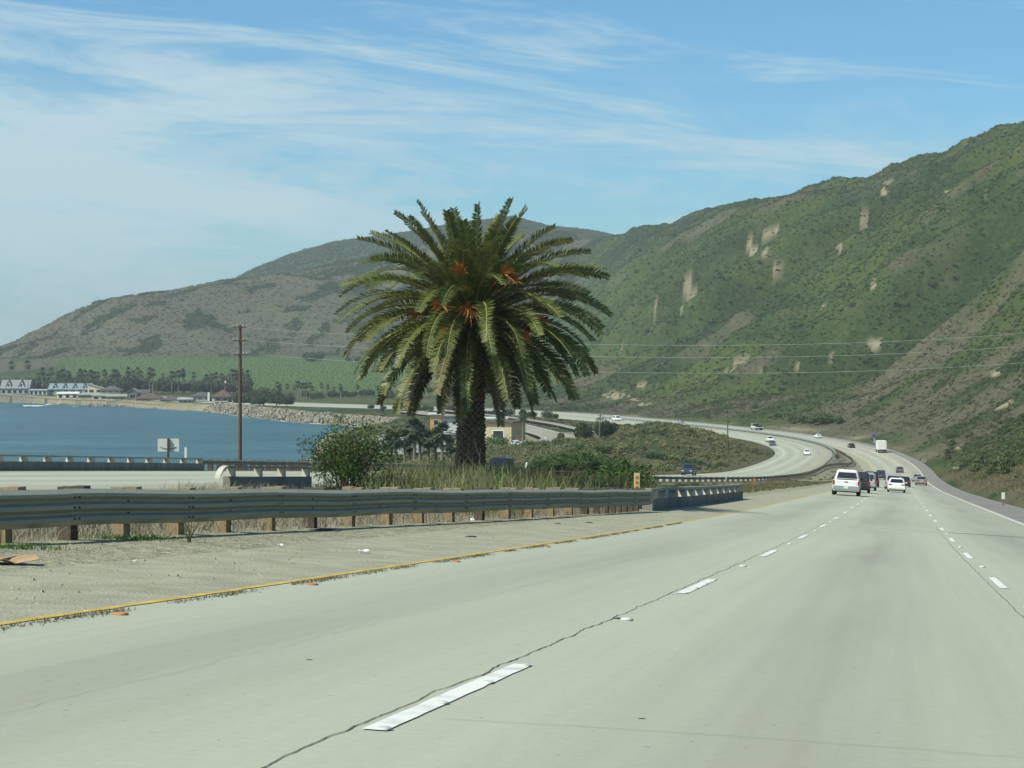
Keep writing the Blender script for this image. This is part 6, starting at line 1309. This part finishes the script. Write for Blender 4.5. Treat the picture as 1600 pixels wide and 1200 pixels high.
# ------------------------------------------------------------------ poles, wires, signs, litter
M_POLE = mat('pole_timber', (.12, .085, .055), .95, .35, 3, .4, 20, stretch=(5, 5, .5)); M_POLEG = mat('pole_grey', (.16, .145, .125), .95, .3, 3); M_INS = mat('insulator', (.55, .57, .56), .4, .1, 9); M_WIRE = mat('wire', (.50, .51, .47), .5, .1, 9)
M_SIGNB = mat('sign_back', (.74, .76, .70), .6, .05, 3); M_WPLATE = mat('white_marker', (.78, .79, .76), .6, .08, 6); M_BLUE = mat('blue_sign', (.03, .10, .30), .5, .1, 6); M_YPL = mat('cream_marker', (.66, .56, .30), .6, .12, 6); M_ORR = mat('orange_reflector', (.55, .17, .04), .35, .15, 9)
def pole(px, yb, yt, D, label, m, r0=.16, arms=(), lean=0.0, z0=None):
    b = at(px, yb, D); g = ground_z(b.x, D); H = (yb - yt) / F * D; root = empty('utility_pole', b, 0, label, 'utility pole'); MB().tube([(0, 0, min(g - b.z, 0) - .6), (lean * .5, 0, H * .5), (lean, 0, H)], [r0, r0 * .9, r0 * .72], 8).build('shaft', m, root)
    for (dy, w, sk) in arms:
        z = H - dy / F * D; a = MB().box((lean, -.12, z), (w, .12, .12), rz=sk).build('crossarm', m, root)
        for x in (-w * .46, -w * .22, w * .22, w * .46): MB().tube([(lean + x, -.12, z + .06), (lean + x, -.12, z + .24)], [.04, .03], 6).build('insulator', M_INS, a)
    return root
pole(375, 716, 508, 186, 'tall timber utility pole with three short crossarms above the bay', M_POLE, .17, [(3, 1.25, .0), (24, 1.25, .0), (46, 1.25, .0)], .02)
pole(1137, 696, 640, 500, 'thin dark utility pole on the scrubby rise below the flatbed truck', M_POLE, .15, [(2, 1.4, 0)])
pole(1558, 700, 643, 440, 'short dark utility pole standing alone on the right hillside', M_POLE, .15)
pole(936, 696, 646, 548, 'pale slanted utility pole beside the dense dark tree', M_POLEG, .16, [(3, 1.6, 0)], .35)
pole(17, 618, 594, 1378, 'dark thin mast before the steep roofed beach house, left one', M_POLE, .16); pole(44, 617, 592, 1372, 'dark thin mast before the steep roofed beach house, right one', M_POLE, .16)
pole(1762, 640, 500, 262, 'timber utility pole on the slope beyond the right picture edge', M_POLE, .17, [(4, 2.2, .0)])
def wire(a, b, sag, label, r=.026):
    P = [a.lerp(b, k / 24) - Vector((0, 0, sag * 4 * (k / 24) * (1 - k / 24))) for k in range(25)]; tag(MB().tube(P, r, 4, cap=False).build('power_line', M_WIRE), label, 'power line')
for (ya, xm, ym, yb_, xe, lb) in [(512, 925, 538, 514, 1600, 'uppermost power line sagging across the hillside from the timber pole'), (532, 925, 557, 535, 1600, 'middle power line sagging across the hillside from the timber pole'), (553, 925, 581, 561, 1600, 'lowest power line sagging across the hillside from the timber pole')]:
    a = at(380, ya, 186); D2 = 262; xe2 = 1762; b = at(xe2, yb_ - (1762 - 1600) * .055, D2)
    t = .42; best = None
    for k in range(400):      # sag so that the line passes its lowest photographed row at column xm
        sg = k * .02; pts_ = [a.lerp(b, q / 60) - Vector((0, 0, sg * 4 * (q / 60) * (1 - q / 60))) for q in range(61)]; yy = np.interp(xm, [proj(p)[0] for p in pts_], [proj(p)[1] for p in pts_])
        if best is None or abs(yy - ym) < best[0]: best = (abs(yy - ym), sg)
    wire(a, b, best[1], lb, .019)
# back of a road sign on a dark post
s = empty('road_sign', at(263, 716, 150), .12, 'pale rectangular sign seen from the back on a dark post by the sea', 'road sign')
MB().box((0, 0, .27), (.16, .12, 2.3)).build('post', M_WOODD, s); MB().box((0, .10, .93), (1.50, .03, .92)).build('panel', M_SIGNB, s)
for sg in (-1, 1): MB().tube([(sg * .08, .06, .66), (sg * .38, .07, .72), (sg * .56, .075, .80)], .018, 5).build('brace', M_WOODD, s)
def paddle(px, yb, yt, D, w, label, m=M_WPLATE, t=.03, ext=.5):
    b = at(px, yb, D); H = (yb - yt) / F * D; root = empty('roadside_marker', b, 0, label, 'marker post'); W = w / F * D; MB().box((0, 0, H * .5), (W, t, H), taper=1).build('plate', m, root); MB().box((0, .035, H * .4 - ext / 2), (W * .35, .04, H * .8 + ext)).build('post', M_POLEG, root); return root
paddle(290, 716, 699, 150, 3.4, 'slim white post just right of the sign back')
paddle(1567.5, 780, 769.5, 150, 5, 'white marker plate in the dry grass of the right verge')
paddle(821, 731.5, 722, 215, 2.6, 'leaning white marker in the brown grass right of the palm').rotation_euler = (0, .22, 0)
paddle(1134.5, 749.5, 741, 225, 1.3, 'thin grey marker post behind the median guardrail', M_SIGNB)
paddle(1319, 735, 730, 300, 1.2, 'tiny orange tipped post above the white pickup', M_ORR)
o = empty('object_marker', at(995, 770, 71), .1, 'cream plate with three round orange reflectors at the guardrail end', 'object marker')
MB().box((0, 0, .36), (.19, .025, .62)).build('plate', M_YPL, o); MB().box((0, .03, .0), (.06, .05, 1.3)).build('post', M_WOODD, o)
for k, z in enumerate((.53, .36, .19)): MB().tube([(0, -.012, z), (0, -.026, z)], [.062, .05], 12).build('reflector', M_ORR, o)
b = empty('road_sign', at(1366, 690, 660), 0, 'small blue sign on a white post beside the far bend', 'road sign'); MB().box((0, 0, .7), (.14, .1, 2.4)).build('post', M_WPLATE, b); MB().box((0, -.08, 1.75), (1.0, .03, 1.1)).build('panel', M_BLUE, b)
m_ = empty('orange_marker_post', at(1178, 756, 205), 0, 'small orange marker in the median grass before the far curve', 'marker post'); MB().box((0, 0, .2), (.16, .04, .7)).build('plate', M_ORR, m_)
# litter on the verge
M_CARD = mat('cardboard', (.36, .25, .14), .9, .2, 3); M_PAPER = mat('paper', (.75, .77, .78), .8, .05, 5); M_RUB = mat('rubber_scrap', (.025, .024, .022), .9, .3, 6)
def verge(px, py, dz=.01):
    """point of the verge that shows at this pixel"""
    lo, hi = 8.0, 120.0
    for k in range(50):
        D = (lo + hi) / 2; X = (px - 800) / F * D; z = ground_z(X, D); s_, u_ = su_of(np.array([X]), np.array([D]))
        if NBL - .1 < u_[0] < R2: z = float(z_nb(s_[0]) + _cs(s_[0]) * u_[0])
        if HOR - F * z / D > py: lo = D
        else: hi = D
    return Vector((X, D, z + dz))
rr = random.Random(5)
def sheet(name, p, w, d, m, label, cat, bend=.05, rz=0, n=6):
    mb = MB(); V = [];
    for j in range(n):
        for i in range(n): x = (i / (n - 1) - .5) * w; y = (j / (n - 1) - .5) * d; V.append((x + rr.gauss(0, w * .02), y + rr.gauss(0, d * .02), .012 + bend * abs(math.sin(x / w * 3 + y / d)) + rr.random() * bend * .3))
    mb.add(V, [(j * n + i, j * n + i + 1, (j + 1) * n + i + 1, (j + 1) * n + i) for j in range(n - 1) for i in range(n - 1)]); o = mb.build(name, m, loc=p); o.rotation_euler = (0, 0, rz); md = o.modifiers.new('t', 'SOLIDIFY'); md.thickness = .006; return tag(o, label, cat)
c_ = sheet('cardboard', verge(16, 882), .55, .42, M_CARD, 'torn brown cardboard lying on the gravel at the left edge', 'cardboard', .05, .3); sheet('cardboard', verge(2, 880, .03), .28, .5, M_CARD, 'smaller cardboard flap overlapping the torn sheet at the edge', 'cardboard', .03, -.2)
sheet('paper', verge(568, 864), .13, .16, M_PAPER, 'small white piece of paper on the verge beside the yellow line', 'paper', .02, .2); sheet('paper', verge(438, 855), .07, .1, M_PAPER, 'tiny white paper scrap near the guardrail post', 'paper', .02, .2); sheet('paper', verge(207, 881), .10, .08, mat('dirty_paper', (.50, .42, .35), .9, .2, 6), 'dull pinkish scrap in the middle of the gravel verge', 'paper', .02, .1)
def blob(name, p, s, m, label, cat, fl=.5):
    mb = MB(); V, Q = [], []; n = 8
    rings = []
    for k, (z, r_) in enumerate(((0, .8), (.35, 1.0), (.75, .75), (1.0, .25))): rings.append([Vector((math.cos(a) * s * r_ * rr.uniform(.7, 1.25), math.sin(a) * s * r_ * rr.uniform(.7, 1.2), z * s * fl * rr.uniform(.8, 1.15) - .01)) for a in [q / n * 6.283 for q in range(n)]])
    mb.loft(rings); return tag(mb.build(name, m, loc=p), label, cat)
blob('plastic_bag', Vector(((358 - 800) / F * 35.6, 35.6, ground_z((358 - 800) / F * 35.6, 35.6))), .10, M_PAPER, 'crumpled white plastic bag caught behind the guardrail posts', 'bag', 1.3)
blob('plastic_bag', Vector(((738 - 800) / F * 50, 50, ground_z((738 - 800) / F * 50, 50))), .07, M_PAPER, 'small white bag scrap among weeds under the guardrail', 'bag', 1.0)
for (px, py, s, lb) in [(735, 839, .12, 'black flattened rubber scrap lying on the verge beyond the paper'), (507, 829, .34, 'dark flat tyre scrap at the foot of the guardrail posts'), (704, 858, .035, 'small black rubber crumb close to the yellow line'), (308, 910, .04, 'black rubber crumb on the near verge'), (920, 817, .12, 'dark debris heap at the rail foot before the bridge railing'), (870, 818, .1, 'dark twig heap at the rail foot')]:
    blob('rubber_scrap', verge(px, py, 0), s, M_RUB, lb, 'debris', .25 if s < .3 else .12)
for (px, py, s, lb) in [(163, 1062, .02, None), (1003, 1123, .03, 'small dark scrap lying in the centre lane near the camera'), (965, 967, .05, 'dark rubber bit on the lane crack beyond the first dash'), (483, 1031, .03, 'small dark scrap in the left lane')]:
    if lb: blob('rubber_scrap', verge(px, py, .004), s, M_RUB, lb, 'debris', .3)
def stones():
    r = np.random.default_rng(6); n = 7000; D = 15 + 50 * r.random(n) ** 1.2; uu = -6.25 - 5.2 * r.random(n) ** .8; s = s_of_D(D); p = ax_pt(s) + ax_n(s) * uu[:, None]; X, Y = p[:, 0], p[:, 1]; k = (X > .26 * Y - 13.65 - .3) & (fbm(X / 1.2, Y / 1.2, 3, 90) + .35 * r.random(n) > .02); X, Y, uu, s = X[k], Y[k], uu[k], s[k]; Z, _ = terrain(X, Y); Z = np.where(uu > NBL, z_nb(s) + _cs(s) * uu, Z); n = len(X)
    sz = .006 + .020 * r.random(n) ** 4; V = []; 
    base = np.array([(1, 0, 0), (-.5, .87, 0), (-.5, -.87, 0), (.1, .05, .9)]); a = r.random(n) * 6.28; ca, sa = np.cos(a), np.sin(a)
    B = base[None] * sz[:, None, None] * r.uniform(.7, 1.3, (n, 4, 1)); Bx = B[..., 0] * ca[:, None] - B[..., 1] * sa[:, None]; By = B[..., 0] * sa[:, None] + B[..., 1] * ca[:, None]; V = np.stack([Bx + X[:, None], By + Y[:, None], B[..., 2] + Z[:, None] - .002], -1).reshape(-1, 3); i = np.arange(n)[:, None] * 4
    Q = np.concatenate([i + np.array([[0, 1, 3]]), i + np.array([[1, 2, 3]]), i + np.array([[2, 0, 3]])]); tag(mesh_np('gravel', V, Q, mat('gravel_stone', (.17, .16, .125), .95, .4, 9, coords='World', col2=(.42, .40, .31)), smooth=False), 'loose gravel scattered over the verge between rail and yellow line', kind='stuff')
stones()
# ------------------------------------------------------------------ haze: one closed box of air round everything
def haze():
    m = bpy.data.materials.new('haze'); m.use_nodes = True; nt = m.node_tree; nt.nodes.clear(); out = nt.nodes.new('ShaderNodeOutputMaterial'); v = nt.nodes.new('ShaderNodeVolumePrincipled'); v.inputs['Color'].default_value = (.80, .92, 1.0, 1); v.inputs['Density'].default_value = HAZE; v.inputs['Anisotropy'].default_value = .1
    nt.links.new(v.outputs[0], out.inputs['Volume']); mb = MB(); mb.box((-150, 4600, 95), (18300, 10000, 320)); o = mb.build('haze', m); tag(o, 'thin pale sea haze filling the air over the bay', kind='stuff'); return o
HAZE = 0.00011
haze()
